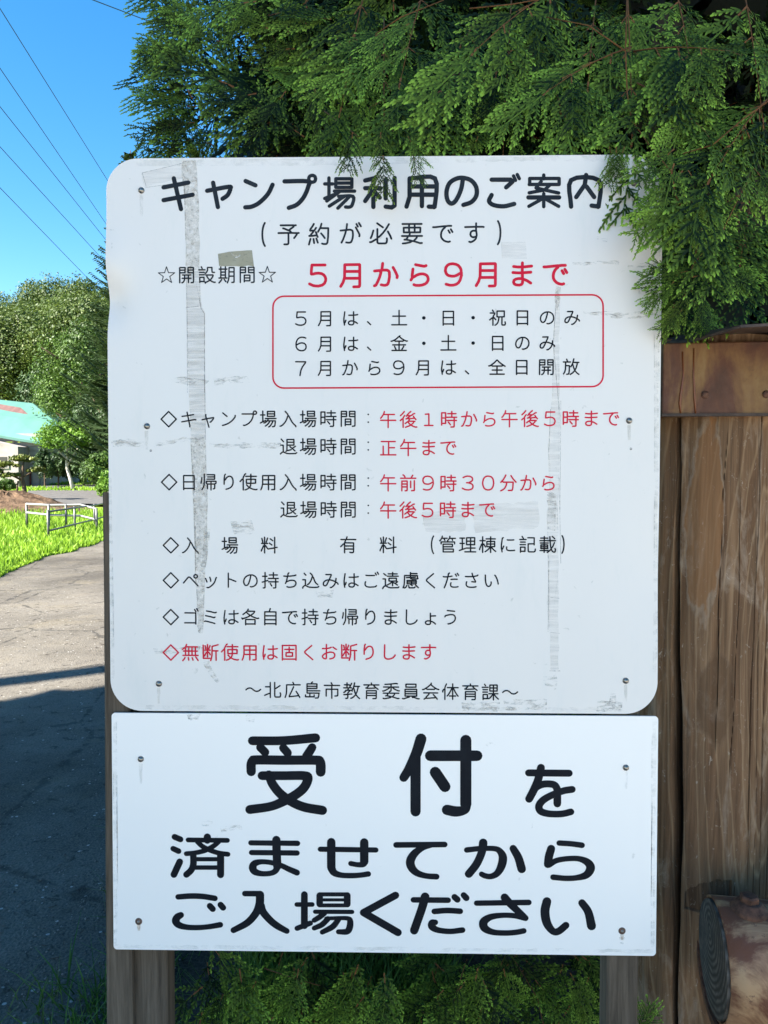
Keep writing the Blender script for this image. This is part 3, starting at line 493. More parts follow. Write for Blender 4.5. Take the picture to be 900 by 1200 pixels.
# lower panel, traced stroke by stroke: (scale, origin x, origin y): strokes of (x, y, width)
LOW = [
 (7.5, 280, 850, [[(120,132,80),(400,130,80),(675,106,82)], [(190,190,75),(232,232,75)], [(392,195,75),(430,238,75)], [(645,190,75),(595,270,80)],
   [(110,402,84),(110,340,84),(124,308,84),(160,300,84),(400,302,84),(675,302,84),(710,312,86),(720,345,88),(720,405,88)],
   [(205,438,80),(400,438,80),(570,438,82),(608,460,84),(575,540,84),(500,605,84),(400,660,84),(280,708,80),(98,735,82)],
   [(265,430,80),(300,515,82),(370,600,84),(470,670,84),(580,715,84),(735,742,84)]]),
 (7.5, 460, 850, [[(250,115,98),(210,240,95),(150,370,86),(98,455,78)], [(202,280,90),(202,752,90)], [(332,263,96),(742,263,94)],
   [(643,128,98),(643,690,98)], [(643,680,98),(635,735,80),(560,752,94),(478,738,94)], [(375,408,98),(460,534,98)]]),
 (9, 600, 880, [[(172,226,74),(600,230,74)], [(303,172,84),(275,290,85),(230,400,86),(178,500,84)], [(215,455,60),(250,385,72),(310,350,76),(380,342,76),(445,355,78),(475,405,80),(475,460,82),(475,550,82)],
   [(632,400,74),(540,415,74),(430,455,74),(330,510,78),(283,570,80),(295,625,78),(360,652,74),(450,660,72),(540,655,72),(618,636,72)]]),
 (9, 190, 970, [[(135,90,64),(197,116,64)], [(120,214,60),(177,240,62)], [(190,352,72),(128,487,72)], [(278,122,52),(692,127,52)], [(480,92,78),(480,125,78)],
   [(375,140,54),(430,190,54),(520,235,54),(610,262,54),(697,273,54)], [(600,140,54),(540,190,54),(450,235,54),(350,258,52),(258,267,52)],
   [(333,285,70),(333,380,72),(310,440,70),(260,487,70)], [(620,280,76),(620,488,76)], [(340,325,46),(600,325,46)], [(340,413,48),(600,413,48)]]),
 (9, 280, 970, [[(128,153,56),(620,158,58)], [(135,255,56),(615,260,58)], [(397,122,90),(400,250,90),(407,400,90)],
   [(410,400,80),(385,450,64),(330,474,58),(240,477,60),(170,455,76),(148,412,84),(170,370,74),(240,352,56),(340,360,56),(440,388,58),(530,430,62),(614,466,66)]]),
 (9, 365, 970, [[(95,220,56),(680,228,56)], [(210,145,90),(210,410,90)], [(212,420,88),(240,466,76),(310,492,62),(420,498,60),(520,492,58),(600,480,60)], [(557,148,90),(557,350,90)],
   [(557,345,90),(545,376,70),(490,383,56),(415,370,56)]]),
 (9, 450, 970, [[(128,175,62),(640,170,60)], [(520,183,30),(410,205,60),(325,262,82),(279,340,94),(290,410,90),(345,468,74),(440,500,62),(553,509,64)]]),
 (9, 535, 970, [[(106,228,60),(250,213,58),(400,214,58),(458,245,72),(487,310,90),(470,400,88),(425,475,72),(360,506,62),(300,500,60),(262,482,58)], [(280,152,92),(265,250,86),(210,375,86),(128,480,86)], [(595,212,78),(650,310,88),(685,428,92)]]),
 (9, 620, 970, [[(315,155,60),(440,163,60),(555,178,62)], [(230,215,86),(206,300,88),(195,378,84)], [(205,385,66),(290,338,60),(420,318,58),(530,322,62),(615,360,82),(645,420,94),(600,490,80),(500,520,62),(380,526,60),(250,514,62)]]),
 (9, 190, 1035, [[(172,137,60),(300,128,62),(430,132,62),(560,152,62)], [(507,232,66),(537,264,66)], [(620,220,66),(646,250,66)], [(202,328,68),(165,350,80),(148,392,84),(180,432,74),(260,455,62),(380,460,58),(500,450,58),(617,430,62)]]),
 (9, 260, 1035, [[(245,102,60),(405,103,60)], [(405,115,90),(400,215,90),(360,310,82),(270,410,76),(125,488,64)], [(412,225,86),(440,300,82),(520,390,78),(600,450,74),(687,496,62)]]),
 (9, 330, 1035, [[(242,112,72),(242,440,74)], [(162,217,50),(325,217,50)], [(165,468,56),(305,413,56)], [(403,122,70),(403,212,70)], [(693,122,72),(693,212,72)], [(400,110,44),(700,110,44)], [(410,168,34),(690,168,34)], [(400,226,42),(700,226,42)],
   [(355,293,46),(745,295,46)], [(455,305,60),(400,350,60),(345,383,54)], [(470,364,42),(600,360,44),(700,364,50),(724,392,66),(718,460,72),(688,502,66),(600,504,54)], [(490,368,60),(425,430,60),(345,466,52)], [(600,375,60),(540,450,64),(430,508,54)]]),
 (9, 400, 1035, [[(572,120,78),(235,302,78)], [(235,302,80),(598,512,80)]]),
 (9, 465, 1035, [[(175,168,60),(540,172,60)], [(298,135,94),(265,255,90),(183,490,90)], [(608,138,66),(638,165,68)], [(704,118,64),(732,148,68)], [(395,290,62),(530,280,62),(668,288,62)], [(405,405,62),(372,412,76),(372,450,80),(430,485,64),(560,500,60),(692,486,62)]]),
 (9, 540, 1035, [[(165,203,58),(715,195,60)], [(460,142,86),(530,220,82),(680,360,66)], [(678,362,60),(560,335,58),(430,331,58),(310,350,70),(240,400,90),(250,465,86),(340,508,64),(480,517,60),(590,508,60),(662,494,60)]]),
 (9, 615, 1035, [[(230,185,94),(210,290,96),(230,410,92),(290,495,76),(350,500,76),(430,436,76)], [(600,200,80),(665,295,86),(700,442,96)]])]
for i, (k, ox, oy, L) in enumerate(LOW):
    ink = Ink(-0.0023); m = pxm(450, oy + 45)
    for P in L:
        Q = catmull([(x, y, w * 0.985) for x, y, w in P], 6) if len(P) > 2 else np.array(P, float)
        ink.stroke([(*S(ox + q[0] / k, oy + q[1] / k), q[2] / k * m) for q in Q])
    ink.build('character', M['black'], lo)

# ---------------------------------------------------------------- tape marks, dirt
def patch(name, P, mat, parent, y=-0.0020, jag=0.0, seed=0, label=None):
    rr = random.Random(seed); pts = []
    for i, p in enumerate(P):
        q = P[(i + 1) % len(P)]; n = max(1, int(math.hypot(q[0]-p[0], q[1]-p[1]) / 6)) if jag else 1
        for k in range(n):
            s = k / n; pts.append((p[0] + (q[0]-p[0]) * s + rr.uniform(-jag, jag), p[1] + (q[1]-p[1]) * s + rr.uniform(-jag, jag)))
    vs = [(*S(*p),) for p in pts]; me = bpy.data.meshes.new(name)
    import bmesh
    bm = bmesh.new(); bv = [bm.verts.new((a, y, b)) for a, b in vs]; f = bm.faces.new(bv[::-1]); bmesh.ops.triangulate(bm, faces=[f]); bm.to_mesh(me); bm.free()
    me.materials.append(mat); return tag(link(name, me, parent), label)
def strip(C, mat, y, name='tape_residue', jag=0.7, seed=1):
    """C: (x_left, x_right, y) rows down the strip"""
    return patch(name, [(a, h) for a, b, h in C] + [(b, h) for a, b, h in C[::-1]], mat, up, y, jag, seed)
TL = [(214,229,188),(213,231,206),(217,233,236),(217,233,262),(218,234,288),(218,234,318)]
strip(TL, M['tape'], -0.00128, seed=2)
strip([(218,234,318),(219,234,352),(219,240,366),(220,240,420),(222,241,470),(224,241,515)], M['tape_clear'], -0.00126, seed=3)
strip([(219,234,318),(219,234,352),(219,240,366),(220,240,420),(222,241,470),(224,241,515)], M['tape_clear'], -0.00132, seed=13, jag=0.2)
strip([(224,241,515),(225,241,545),(228,243,560),(229,243,625),(230,244,640),(229,240,680),(232,239,700),(232,238,740),(234,238,742)], M['tape'], -0.00130, seed=4)
strip([(236,243,758),(240,246,780),(246,253,792),(251,258,797),(254,257,800)], M['smudge'], -0.00134, seed=5)
strip([(240,246,620),(239,243,650),(235,239,675)], M['smudge'], -0.00134, seed=6)
for P, w in (([(234,352),(236,362),(240,368),(240,460)], .9), ([(218,361),(233,359)], .6), ([(219,318),(220,460)], .5), ([(167,203),(213,192)], .5), ([(167,203),(172,220),(230,212)], .5), ([(221,420),(239,419)], .4), ([(240,440),(241,515)], .6),
             ([(645,480),(643,530)], .6), ([(652,350),(648,400),(655,480)], .6), ([(657,470),(656,600)], .4), ([(643,690),(642,740)], .5), ([(655,560),(657,660)], .4), ([(644,786),(656,786)], .7), ([(645,700),(655,701)], .4), ([(645,741),(656,742)], .4)):
    ink = Ink(-0.0014); m = pxm(450, 500); ink.stroke([(*S(*p), w * m) for p in P]); ink.build('tape_edge', M['tape_edge'], up)
patch('tape_residue', [(166,204),(212,192),(214,210),(180,216),(170,221)], M['tape_clear'], up, -0.00124, 0.6, 7)
patch('glue_mark', [(256,297),(296,293),(298,312),(257,312)], M['brown_glue'], up, -0.00136, 0.8, 8, 'brown glue patch above the stars line')
strip([(651,657,336),(650,656,352),(652,653,365)], M['tape'], -0.00128, seed=9)
strip([(646,655,470),(642,655,520),(645,655,560),(641,653,600),(643,654,660),(641,654,700),(644,654,740),(645,655,785)], M['tape_clear'], -0.00126, seed=10, jag=0.9)
strip([(651,656,345),(649,655,400),(648,655,440),(647,655,472)], M['tape_clear'], -0.00126, seed=11)
patch('glue_mark', [(641,575),(652,580),(651,622),(642,620)], M['smudge'], up, -0.00136, 0.8, 12)
patch('glue_mark', [(637,792),(652,790),(653,803),(640,804)], M['smudge'], up, -0.00136, 1.6, 14)
patch('glue_mark', [(552,592),(630,588),(632,618),(556,625)], M['tape_clear'], up, -0.00124, 1.5, 15)
patch('glue_mark', [(495,600),(545,597),(546,622),(500,624)], M['tape_clear'], up, -0.00124, 1.5, 16)
patch('glue_mark', [(587,284),(616,284),(617,303),(588,303)], M['tape_clear'], up, -0.00124, 0.5, 17)
for i, P in enumerate(([(130,517),(150,514),(182,521),(182,524),(150,523),(132,524)], [(182,519),(215,513),(240,511),(240,514),(215,517),(184,523)], [(246,520),(300,519),(330,520),(330,525),(285,525),(248,525)], [(200,444),(215,441),(245,446),(240,452),(205,449)], [(250,443),(290,441),(294,448),(252,452)],
      [(670,307),(725,306),(726,310),(672,311)], [(735,309),(773,308),(774,313),(736,314)], [(683,366),(730,365),(770,366),(771,370),(735,371),(684,369)], [(715,370),(765,369),(765,373),(716,374)], [(716,812),(722,813),(721,833),(713,833)], [(700,821),(730,822),(728,834),(698,834)],
      [(180,760),(235,757),(235,763),(182,766)], [(270,612),(295,610),(300,625),(275,628)], [(700,277),(712,280),(711,284),(700,281)], [(370,694),(392,692),(390,700),(373,700)], [(590,820),(640,819),(640,831),(592,832)], [(540,823),(585,823),(585,833),(542,833)])):
    patch('dirt_mark', P, M['smudge'], up, -0.00138, 0.9, 30 + i)
for i, P in enumerate(([(219,836),(236,836),(232,842),(221,844)], [(288,838),(300,837),(298,846),(289,845)], [(235,962),(250,961),(249,968),(236,967)], [(258,968),(284,966),(284,971),(259,974)], [(725,1097),(732,1097),(731,1106),(726,1105)])):
    patch('dirt_mark', P, M['smudge'], lo, -0.0021, 0.8, 60 + i)

# ---------------------------------------------------------------- screws
def dome(r, h, n=14, rings=4):
    mb = MB(); vs = [(0, -h, 0)]; fs = []
    for i in range(1, rings + 1):
        a = math.pi / 2 * i / rings
        for k in range(n): vs.append((r * math.sin(a) * math.cos(2*math.pi*k/n), -h * math.cos(a), r * math.sin(a) * math.sin(2*math.pi*k/n)))
    for k in range(n): fs.append((0, 1 + k, 1 + (k + 1) % n))
    for i in range(rings - 1):
        for k in range(n): a = 1 + i * n; fs.append((a + k, a + n + k, a + n + (k + 1) % n, a + (k + 1) % n))
    return mb.add(vs, fs)
sm = dome(0.0052, 0.0040).mesh('screw', M['screw'], True)
for px, py in ((166,223.5), (742.5,215), (172.5,499.5), (737,493), (186.5,801), (733,797.5)):
    u = S(px, py); link('screw', sm, up, (u.x, -0.0012, u.y))
hole = dome(0.0022, 0.0006).mesh('screw_hole', M['tape_edge'], True)
for px, py in ((177,528), (739,526)): u = S(px, py); link('screw_hole', hole, up, (u.x, -0.0014, u.y))
for px, py in ((165.5,889), (733,899)): u = S(px, py); link('screw', sm, lo, (u.x, -0.002, u.y))
rs = dome(0.0060, 0.0018); rsm = rs.mesh('screw', M['rustscrew'], True)
rs2 = dome(0.0030, 0.0034).mesh('screw', M['screw'], True)
for px, py in ((163,1079), (728.5,1090)):
    u = S(px, py); tag(link('screw', rsm, lo, (u.x, -0.002, u.y)), 'rusty flat screw'); link('screw', rs2, lo, (u.x, -0.002, u.y))
    patch('rust_stain', [(px - 2.5, py + 3), (px + 2.5, py + 3), (px + 1.2, py + 11), (px - 1, py + 11)], M['rustrun'], lo, -0.0021, 0.3, int(px))

M['runs'] = residue('rain_run', (0.50, 0.46, 0.36), (0.42, 0.36, 0.26), 0.40, 0.70, 60, 0.38, (1, 1, 0.3))
for i, (px, py, l) in enumerate(((166,228,26), (742,220,34), (172,505,22), (737,498,18), (186,806,18), (733,802,20))): patch('rain_run', [(px-2,py), (px+2,py), (px+1.4,py+l), (px-1,py+l)], M['runs'], up, -0.00129, 0.4, 80 + i)
for i, (px, py, l) in enumerate(((165.5,894,24), (733,904,20))): patch('rain_run', [(px-2,py), (px+2,py), (px+1.2,py+l), (px-1,py+l)], M['runs'], lo, -0.0021, 0.4, 90 + i)
M['grime'] = residue('edge_grime', (0.45, 0.45, 0.38), (0.40, 0.39, 0.32), 0.45, 0.80, 45, 0.30, (0.6, 1, 1))
for i, P in enumerate(([(160,188),(740,182),(740,190),(600,189),(430,194),(160,195)], [(128,560),(131,560),(134,800),(130,800)], [(766,240),(774,240),(771,560),(767,560)], [(767,560),(771,560),(769,790),(765,790)], [(170,826),(730,829),(730,833),(170,831)])): patch('edge_grime', P, M['grime'], up, -0.00123, 0.8, 100 + i)
for i, P in enumerate(([(134,1106),(766,1112),(766,1116),(134,1110)], [(133,840),(137,840),(138,1105),(134,1105)], [(764,845),(769,845),(766,1112),(762,1112)])): patch('edge_grime', P, M['grime'], lo, -0.00205, 0.8, 110 + i)

# ---------------------------------------------------------------- posts of the board
def timber(name, x0, x1, y0, y1, z0, z1, mat, parent, n=24, wob=0.0012, seed=0, bow=None):
    """a sawn timber with worn edges, in the parent's frame"""
    rr = random.Random(seed); mb = MB(); ph = rr.uniform(0, 6)
    b = 0.004; prof = [(x0+b, y0), (x1-b, y0), (x1, y0+b), (x1, y1-b), (x1-b, y1), (x0+b, y1), (x0, y1-b), (x0, y0+b)]
    for i in range(n + 1):
        z = z0 + (z1 - z0) * i / n; sh = wob * math.sin(z * 5 + ph) + rr.uniform(-.4, .4) * wob; bx = bow(z) if bow else 0
        mb.v += [(x + sh + bx, y + sh * 0.5, z) for x, y in prof]
    for i in range(n):
        for k in range(8): mb.f.append((i*8+k, i*8+(k+1)%8, (i+1)*8+(k+1)%8, (i+1)*8+k))
    mb.f.append(tuple(range(8))[::-1]); mb.f.append(tuple(n*8+k for k in range(8)))
    return mb.build(name, mat, parent)
ztop = S(120, 577).y
o = timber('side_board', S(119, 700).x, S(153.5, 1160).x, 0.0045, 0.026, -0.05, ztop, M['greywood'], board, seed=3, wob=0.0006); tag(o, 'flat grey board along the left edge, top end below the tree line')
o = timber('post', S(150, 1160).x, S(191, 1160).x, 0.028, 0.075, -0.05, ztop + 0.35, M['greywood'], board, seed=4); tag(o, 'brown-grey post under the left end of the panels')
o = timber('post', S(712, 1160).x, S(749, 1160).x, 0.006, 0.055, -0.05, zof(0.42), M['greywood'], board, seed=5); tag(o, 'dark grey post under the right end of the panels')
for zz in (0.35, -0.2, -0.62): timber('crosspiece', -0.40, 0.37, 0.0056, 0.027, zof(zz), zof(zz) + 0.045, M['darkwood'], board, n=2, seed=6)
# ================================================================== GATE POST WITH RUSTY CAP AND LOG RAIL
t = NT('old_gate_wood', 0.9, 0.1)
v = t.co('Object', (1, 1, 1)); g = t.noise(t.co('Object', (26, 26, 1.1)), 2.4, 9, 0.72, 0.5)
# cathedral grain: stretched rings
wv = t.n.new('ShaderNodeTexWave'); wv.wave_type = 'RINGS'; wv.rings_direction = 'Y'; t.l.new(t.co('Object', (1, 1, 0.17), loc=(-0.075, 0, -0.19)), wv.inputs[0])
wv.inputs['Scale'].default_value = 9; wv.inputs['Distortion'].default_value = 2.2; wv.inputs['Detail'].default_value = 4; wv.inputs['Detail Scale'].default_value = 2.2
base = t.ramp(g, [(0.28, (0.07, 0.036, 0.019)), (0.48, (0.19, 0.102, 0.052)), (0.72, (0.35, 0.205, 0.11))])
c = t.mix(t.math('MULTIPLY', t.ramp(wv.outputs['Fac'], [(0.45, 0.0), (0.62, 1.0), (0.8, 0.2)]), 0.6), base, (0.42, 0.27, 0.15))
pale = t.noise(t.co('Object', (5, 5, 1.6)), 3.2, 7, 0.7, 0.8)
c = t.mix(t.math('MULTIPLY', t.ramp(pale, [(0.54, 0.0), (0.66, 1.0)]), 0.55), c, (0.46, 0.34, 0.24))
scr = t.noise(t.co('Object', (1.2, 1, 0.7), rot=(0, 0.5, 0)), 75, 4, 0.75, 1.2)
c = t.mix(t.math('MULTIPLY', t.ramp(scr, [(0.62, 0.0), (0.69, 1.0)]), 0.55), c, (0.60, 0.50, 0.39))
fg = t.noise(t.co('Object', (170, 170, 2.2)), 1.0, 5, 0.7)
c = t.mix(t.ramp(fg, [(0.33, 0.55), (0.46, 0.0)]), c, (0.03, 0.018, 0.011))
dk = t.noise(t.co('Object', (3, 3, 0.8)), 2.0, 4, 0.6); c = t.mix(t.ramp(dk, [(0.42, 0.35), (0.6, 0.0)]), c, (0.05, 0.035, 0.025))
def oval(x0, z0, ax, az, c_in, c_rim, c, rot=0.0):
    # a patch where the outer ring of the wood has been worn through
    v = t.co('Object', (1 / ax, 0.0, 1 / az), loc=(-x0 / ax, 0, -z0 / az), rot=(0, rot, 0)); w = t.noise(t.co('Object', (1, 1, 0.35)), 14, 6, 0.65)
    L = t.n.new('ShaderNodeVectorMath'); L.operation = 'LENGTH'; t.l.new(v, L.inputs[0])
    d = t.math('ADD', L.outputs['Value'], t.math('MULTIPLY', t.math('SUBTRACT', w, 0.5), 1.5))
    c = t.mix(t.math('MULTIPLY', t.ramp(d, [(0.80, 1.0), (0.90, 0.0)]), 0.55), c, c_in)
    return t.mix(t.math('MULTIPLY', t.ramp(d, [(0.80, 0.0), (0.86, 1.0), (0.88, 1.0), (0.95, 0.0)]), 0.32), c, c_rim)
c = oval(-0.048, 1.40, 0.030, 0.20, (0.27, 0.13, 0.055), (0.38, 0.30, 0.22), c)
c = oval(-0.022, 1.10, 0.030, 0.10, (0.10, 0.055, 0.03), (0.16, 0.10, 0.06), c)
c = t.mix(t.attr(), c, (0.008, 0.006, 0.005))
t.col(c).bump(g, 0.8, 0.003).bump(fg, 0.6, 0.0012); M['gatewood'] = t.m
t = NT('rusty_sheet_metal', 0.42, 0.5, 0.35)
v = t.co('Object', (1, 1, 0.35)); n = t.noise(v, 9, 7, 0.62, 0.6); n2 = t.noise(t.co('Object'), 55, 5, 0.7); st = t.noise(t.co('Object', (1, 1, 0.06)), 30, 4, 0.6)
c = t.ramp(n, [(0.30, (0.040, 0.018, 0.012)), (0.45, (0.10, 0.038, 0.019)), (0.56, (0.19, 0.10, 0.036)), (0.70, (0.25, 0.17, 0.07))])
c = t.mix(t.ramp(st, [(0.52, 0.0), (0.70, 0.65)]), c, (0.085, 0.03, 0.016))
c = t.mix(t.ramp(n2, [(0.55, 0.0), (0.75, 0.5)]), c, (0.12, 0.075, 0.05))
t.col(c).rough(t.ramp(n2, [(0.3, 0.35), (0.7, 0.75)])).bump(n2, 0.3, 0.001); M['rust'] = t.m
t = NT('dark_roof_sheet', 0.55, 0.4, 0.3); n = t.noise(t.co('Object'), 30, 5, 0.6)
t.col(t.ramp(n, [(0.35, (0.030, 0.020, 0.016)), (0.7, (0.10, 0.065, 0.05))])).bump(n, 0.3, 0.001); M['darkmetal'] = t.m
t = NT('peeling_painted_pipe', 0.5, 0.25); v = t.co('Object', (0.8, 1, 1)); n = t.noise(v, 8.5, 8, 0.66, 1.2); n2 = t.noise(t.co('Object'), 70, 5, 0.7); n3 = t.noise(t.co('Object', (2.5, 1, 0.6)), 7, 5, 0.6)
c = t.mix(t.ramp(n3, [(0.4, 0.0), (0.65, 1.0)]), (0.38, 0.225, 0.115), (0.40, 0.215, 0.12))
c = t.mix(t.ramp(n, [(0.41, 0.0), (0.52, 1.0)]), c, (0.14, 0.055, 0.030))
c = t.mix(t.ramp(n2, [(0.62, 0.0), (0.70, 0.8)]), c, (0.10, 0.05, 0.035))
t.col(c).rough(t.ramp(n, [(0.5, 0.45), (0.58, 0.8)])).bump(n, 0.4, 0.0015).bump(n2, 0.3, 0.0008); M['pipe'] = t.m
t = NT('end_grain', 0.9, 0.08); wv = t.n.new('ShaderNodeTexWave'); wv.wave_type = 'RINGS'; wv.rings_direction = 'X'; t.l.new(t.co('Object', loc=(0, 0.19, -0.72)), wv.inputs[0])
wv.inputs['Scale'].default_value = 30; wv.inputs['Distortion'].default_value = 2.5; wv.inputs['Detail'].default_value = 3; wv.inputs['Detail Scale'].default_value = 1.0
n = t.noise(t.co('Object'), 40, 6, 0.7)
c = t.mix(wv.outputs['Fac'], (0.06, 0.050, 0.040), (0.15, 0.13, 0.108)); c = t.mix(t.ramp(n, [(0.4, 0.7), (0.6, 0.0)]), c, (0.05, 0.045, 0.04))
t.col(c).bump(wv.outputs['Fac'], 0.2, 0.001); M['endgrain'] = t.m
t = NT('rusty_iron', 0.7, 0.4, 0.4); n = t.noise(t.co('Object'), 90, 5, 0.7); t.col(t.ramp(n, [(0.3, (0.045, 0.02, 0.013)), (0.7, (0.16, 0.075, 0.045))])).bump(n, 0.5, 0.001); M['iron'] = t.m

gate = empty('gate_post', (0.598, 1.431, 0)); tag(gate, 'thick cracked brown timber post with a rusty metal cap and bolted log rail', 'gate post')
# the post: a round log with deep drying cracks
def gate_log():
    rr = random.Random(5); NTH, NZ = 320, 760; Z0, Z1 = -0.1, 1.72; r0 = 0.124
    # cracks: (z0, z1, angle at z0, angle at z1, half width in metres, depth); angle 0 faces the camera, negative is left
    CR = [(-0.1, 1.72, -0.50, -0.82, 0.0055, 0.030), (0.75, 1.72, 0.30, 0.36, 0.0012, 0.010), (-0.1, 1.1, 0.72, 0.62, 0.0014, 0.010), (0.9, 1.5, 0.02, 0.06, 0.0006, 0.003), (0.3, 1.72, 1.02, 0.98, 0.0014, 0.01), (0.95, 1.6, -0.20, -0.14, 0.0006, 0.003), (0.5, 1.3, 0.48, 0.44, 0.0008, 0.004), (1.1, 1.72, 0.62, 0.70, 0.0009, 0.005), (0.1, 0.8, 0.14, 0.10, 0.0009, 0.005)]
    th = np.linspace(-math.pi, math.pi, NTH, endpoint=False)
    # pack more columns on the seen side
    th = th - 0.62 * np.sin(th) ; zz = np.linspace(Z0, Z1, NZ)
    T, Z = np.meshgrid(th, zz); 
    Rd = r0 + 0.003 * np.sin(T * 2 + 1) + 0.003 * np.sin(T * 5 + Z * 1.3) + 0.0006 * np.sin(T * 23 + np.sin(Z * 2.2) * 1.4) + 0.0002 * np.sin(T * 61 + np.sin(Z * 3) * 2)
    Rd += 0.0020 * np.exp(-((T + 0.40) / 0.13) ** 2 - ((Z - 1.33) / 0.16) ** 2)
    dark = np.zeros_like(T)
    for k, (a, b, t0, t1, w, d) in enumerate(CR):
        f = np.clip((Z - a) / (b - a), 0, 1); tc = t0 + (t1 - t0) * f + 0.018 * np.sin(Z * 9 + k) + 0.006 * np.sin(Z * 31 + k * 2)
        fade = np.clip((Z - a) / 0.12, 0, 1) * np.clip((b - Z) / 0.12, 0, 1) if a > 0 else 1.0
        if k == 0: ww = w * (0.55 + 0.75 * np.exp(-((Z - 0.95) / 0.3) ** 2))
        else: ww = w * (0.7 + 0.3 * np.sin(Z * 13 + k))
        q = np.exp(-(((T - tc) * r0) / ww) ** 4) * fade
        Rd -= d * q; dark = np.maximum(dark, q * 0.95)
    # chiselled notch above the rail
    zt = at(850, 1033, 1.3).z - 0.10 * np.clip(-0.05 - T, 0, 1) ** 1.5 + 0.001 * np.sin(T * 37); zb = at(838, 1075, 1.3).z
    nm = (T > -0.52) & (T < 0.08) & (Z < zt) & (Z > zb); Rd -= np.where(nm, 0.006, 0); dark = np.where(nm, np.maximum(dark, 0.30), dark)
    V = np.stack([np.sin(T) * Rd, -np.cos(T) * Rd, Z], -1).reshape(-1, 3)
    i, j = np.meshgrid(np.arange(NZ - 1), np.arange(NTH), indexing='ij'); a = i * NTH + j; b = i * NTH + (j + 1) % NTH
    F = np.stack([a, b, b + NTH, a + NTH], -1).reshape(-1, 4)
    return mesh_np('log', V, F, M['gatewood'], dark.ravel(), False)
link('log', gate_log(), gate)
# rusty metal cap wrapped round the beam on the post
def shell(name, pts, y0, y1, mat):          # pts: outline in x,z
    mb = MB(); n = len(pts); mb.v = [(x, y0, z) for x, z in pts] + [(x, y1, z) for x, z in pts]
    mb.f = [tuple(range(n)), tuple(range(2*n-1, n-1, -1))] + [(i, i + n, (i + 1) % n + n, (i + 1) % n) for i in range(n)]
    return mb.build(name, mat, gate)
YC = 1.285; bl = at(775.5, 487, YC); tl = at(775.5, 402, YC); gx, gy = 0.598, 1.431
cap = shell('metal_cap', [(bl.x - gx, bl.z), (0.75, bl.z + 0.004), (0.75, tl.z + 0.02), (bl.x - gx, tl.z)], YC - gy, 0.14, M['rust']); bevel(cap, 0.0025)
tag(cap, 'rusty brown metal cap over the post top with two nails')
lip = shell('folded_lip', [(bl.x - gx - 0.001, bl.z - 0.0015), (0.75, bl.z + 0.0025), (0.75, bl.z + 0.007), (bl.x - gx - 0.001, bl.z + 0.003)], YC - gy - 0.004, YC - gy + 0.004, M['darkmetal']); lip.parent = cap
sc = dome(0.0065, 0.003).mesh('nail', M['iron'], True)
for px, py in ((826.5, 462.5), (898, 462)):
    p = at(px, py, YC - 0.001); link('nail', sc, cap, (p.x - gx, p.y - gy, p.z))
mb = MB()
for px0, w_ in ((800, 2.4), (813.5, 2.2)):
    pts = [at(px0, 412, YC - 0.0016), at(px0 + 1, 440, YC - 0.0016), at(px0 - 1, 455, YC - 0.0016), at(px0 - 3, 472, YC - 0.0016), at(px0 - 2, 486, YC - 0.0016)] if w_ > 2.3 else [at(px0, 408, YC - 0.0016), at(px0 - 0.5, 440, YC - 0.0016), at(px0 + 1, 468, YC - 0.0016), at(px0 + 2, 486, YC - 0.0016)]
    mb.tube([(p.x - gx, p.y - gy + 0.0012, p.z) for p in pts], [0.0012, 0.0014, 0.0022, 0.0026, 0.001][:len(pts)] if len(pts) == 5 else [0.001, 0.0014, 0.0024, 0.0012], 6)
t = NT('rust_drip', 0.3, 0.5); t.col((0.16, 0.045, 0.012)); rd = mb.build('rust_drip', t.m, cap, True)
# sloping roof sheet over the cap
a0, a1, a2 = at(812, 401, 1.25), at(868, 384, 1.12), at(905, 380, 1.09)
mb = MB(); pr = [(a0.x - gx, a0.z, a0.y - gy), (a1.x - gx, a1.z, a1.y - gy), (a2.x - gx + 0.3, a2.z + 0.012, a2.y - gy - 0.02)]
for x, z, y in pr: mb.v += [(x, y, z), (x, y, z + 0.004), (x, 0.16, z + 0.05), (x, 0.16, z + 0.046)]
for i in range(2):
    for k in range(4): mb.f.append((i*4+k, i*4+(k+1)%4, (i+1)*4+(k+1)%4, (i+1)*4+k))
mb.f += [(3, 2, 1, 0), (8, 9, 10, 11)]
tag(mb.build('roof_sheet', M['darkmetal'], gate), 'dark bent metal sheet sloping over the rusty cap')
# the rail: grey log core in a peeling painted sleeve
RY, RR = 1.225, 0.094; rc = at(868, 1122, RY); rz = rc.z; xe = 0.548 - gx
def cyl(name, x0, x1, r, n, mat, ring=None, hollow=None, tilt=0.0):
    mb = MB(); m = 24
    for i in range(m + 1):
        x = x0 + (x1 - x0) * i / m
        for k in range(n):
            a = 2*math.pi*k/n; rr_ = r * (1 + 0.006 * math.sin(3*a+1) + 0.004 * math.sin(7*a + x*20)); yc = rr_ * math.cos(a); xx = x + yc * 0.16
            mb.v.append((xx, RY - gy + yc - (x - xe) * 0.16, rz + rr_ * math.sin(a)))
    for i in range(m):
        for k in range(n): mb.f.append((i*n+k, (i+1)*n+k, (i+1)*n+(k+1)%n, i*n+(k+1)%n))
    return mb, m, n
mb, m, n = cyl('rail_sleeve', xe, 0.55, RR, 64, None, tilt=0.018)
inner, _, _ = cyl('x', xe, 0.55, RR - 0.0045, 64, None, tilt=0.018); b = len(mb.v); mb.v += inner.v
for i in range(m):
    for k in range(n): mb.f.append((b+i*n+k, b+i*n+(k+1)%n, b+(i+1)*n+(k+1)%n, b+(i+1)*n+k))
for k in range(n): mb.f.append((k, (k+1)%n, b+(k+1)%n, b+k))
rail = mb.build('log_rail', M['pipe'], gate, True); tag(rail, 'round rail in peeling beige and rust painted sleeve')
mb, m, n = cyl('core', xe - 0.004, xe + 0.3, RR - 0.006, 56, None, tilt=0.012)
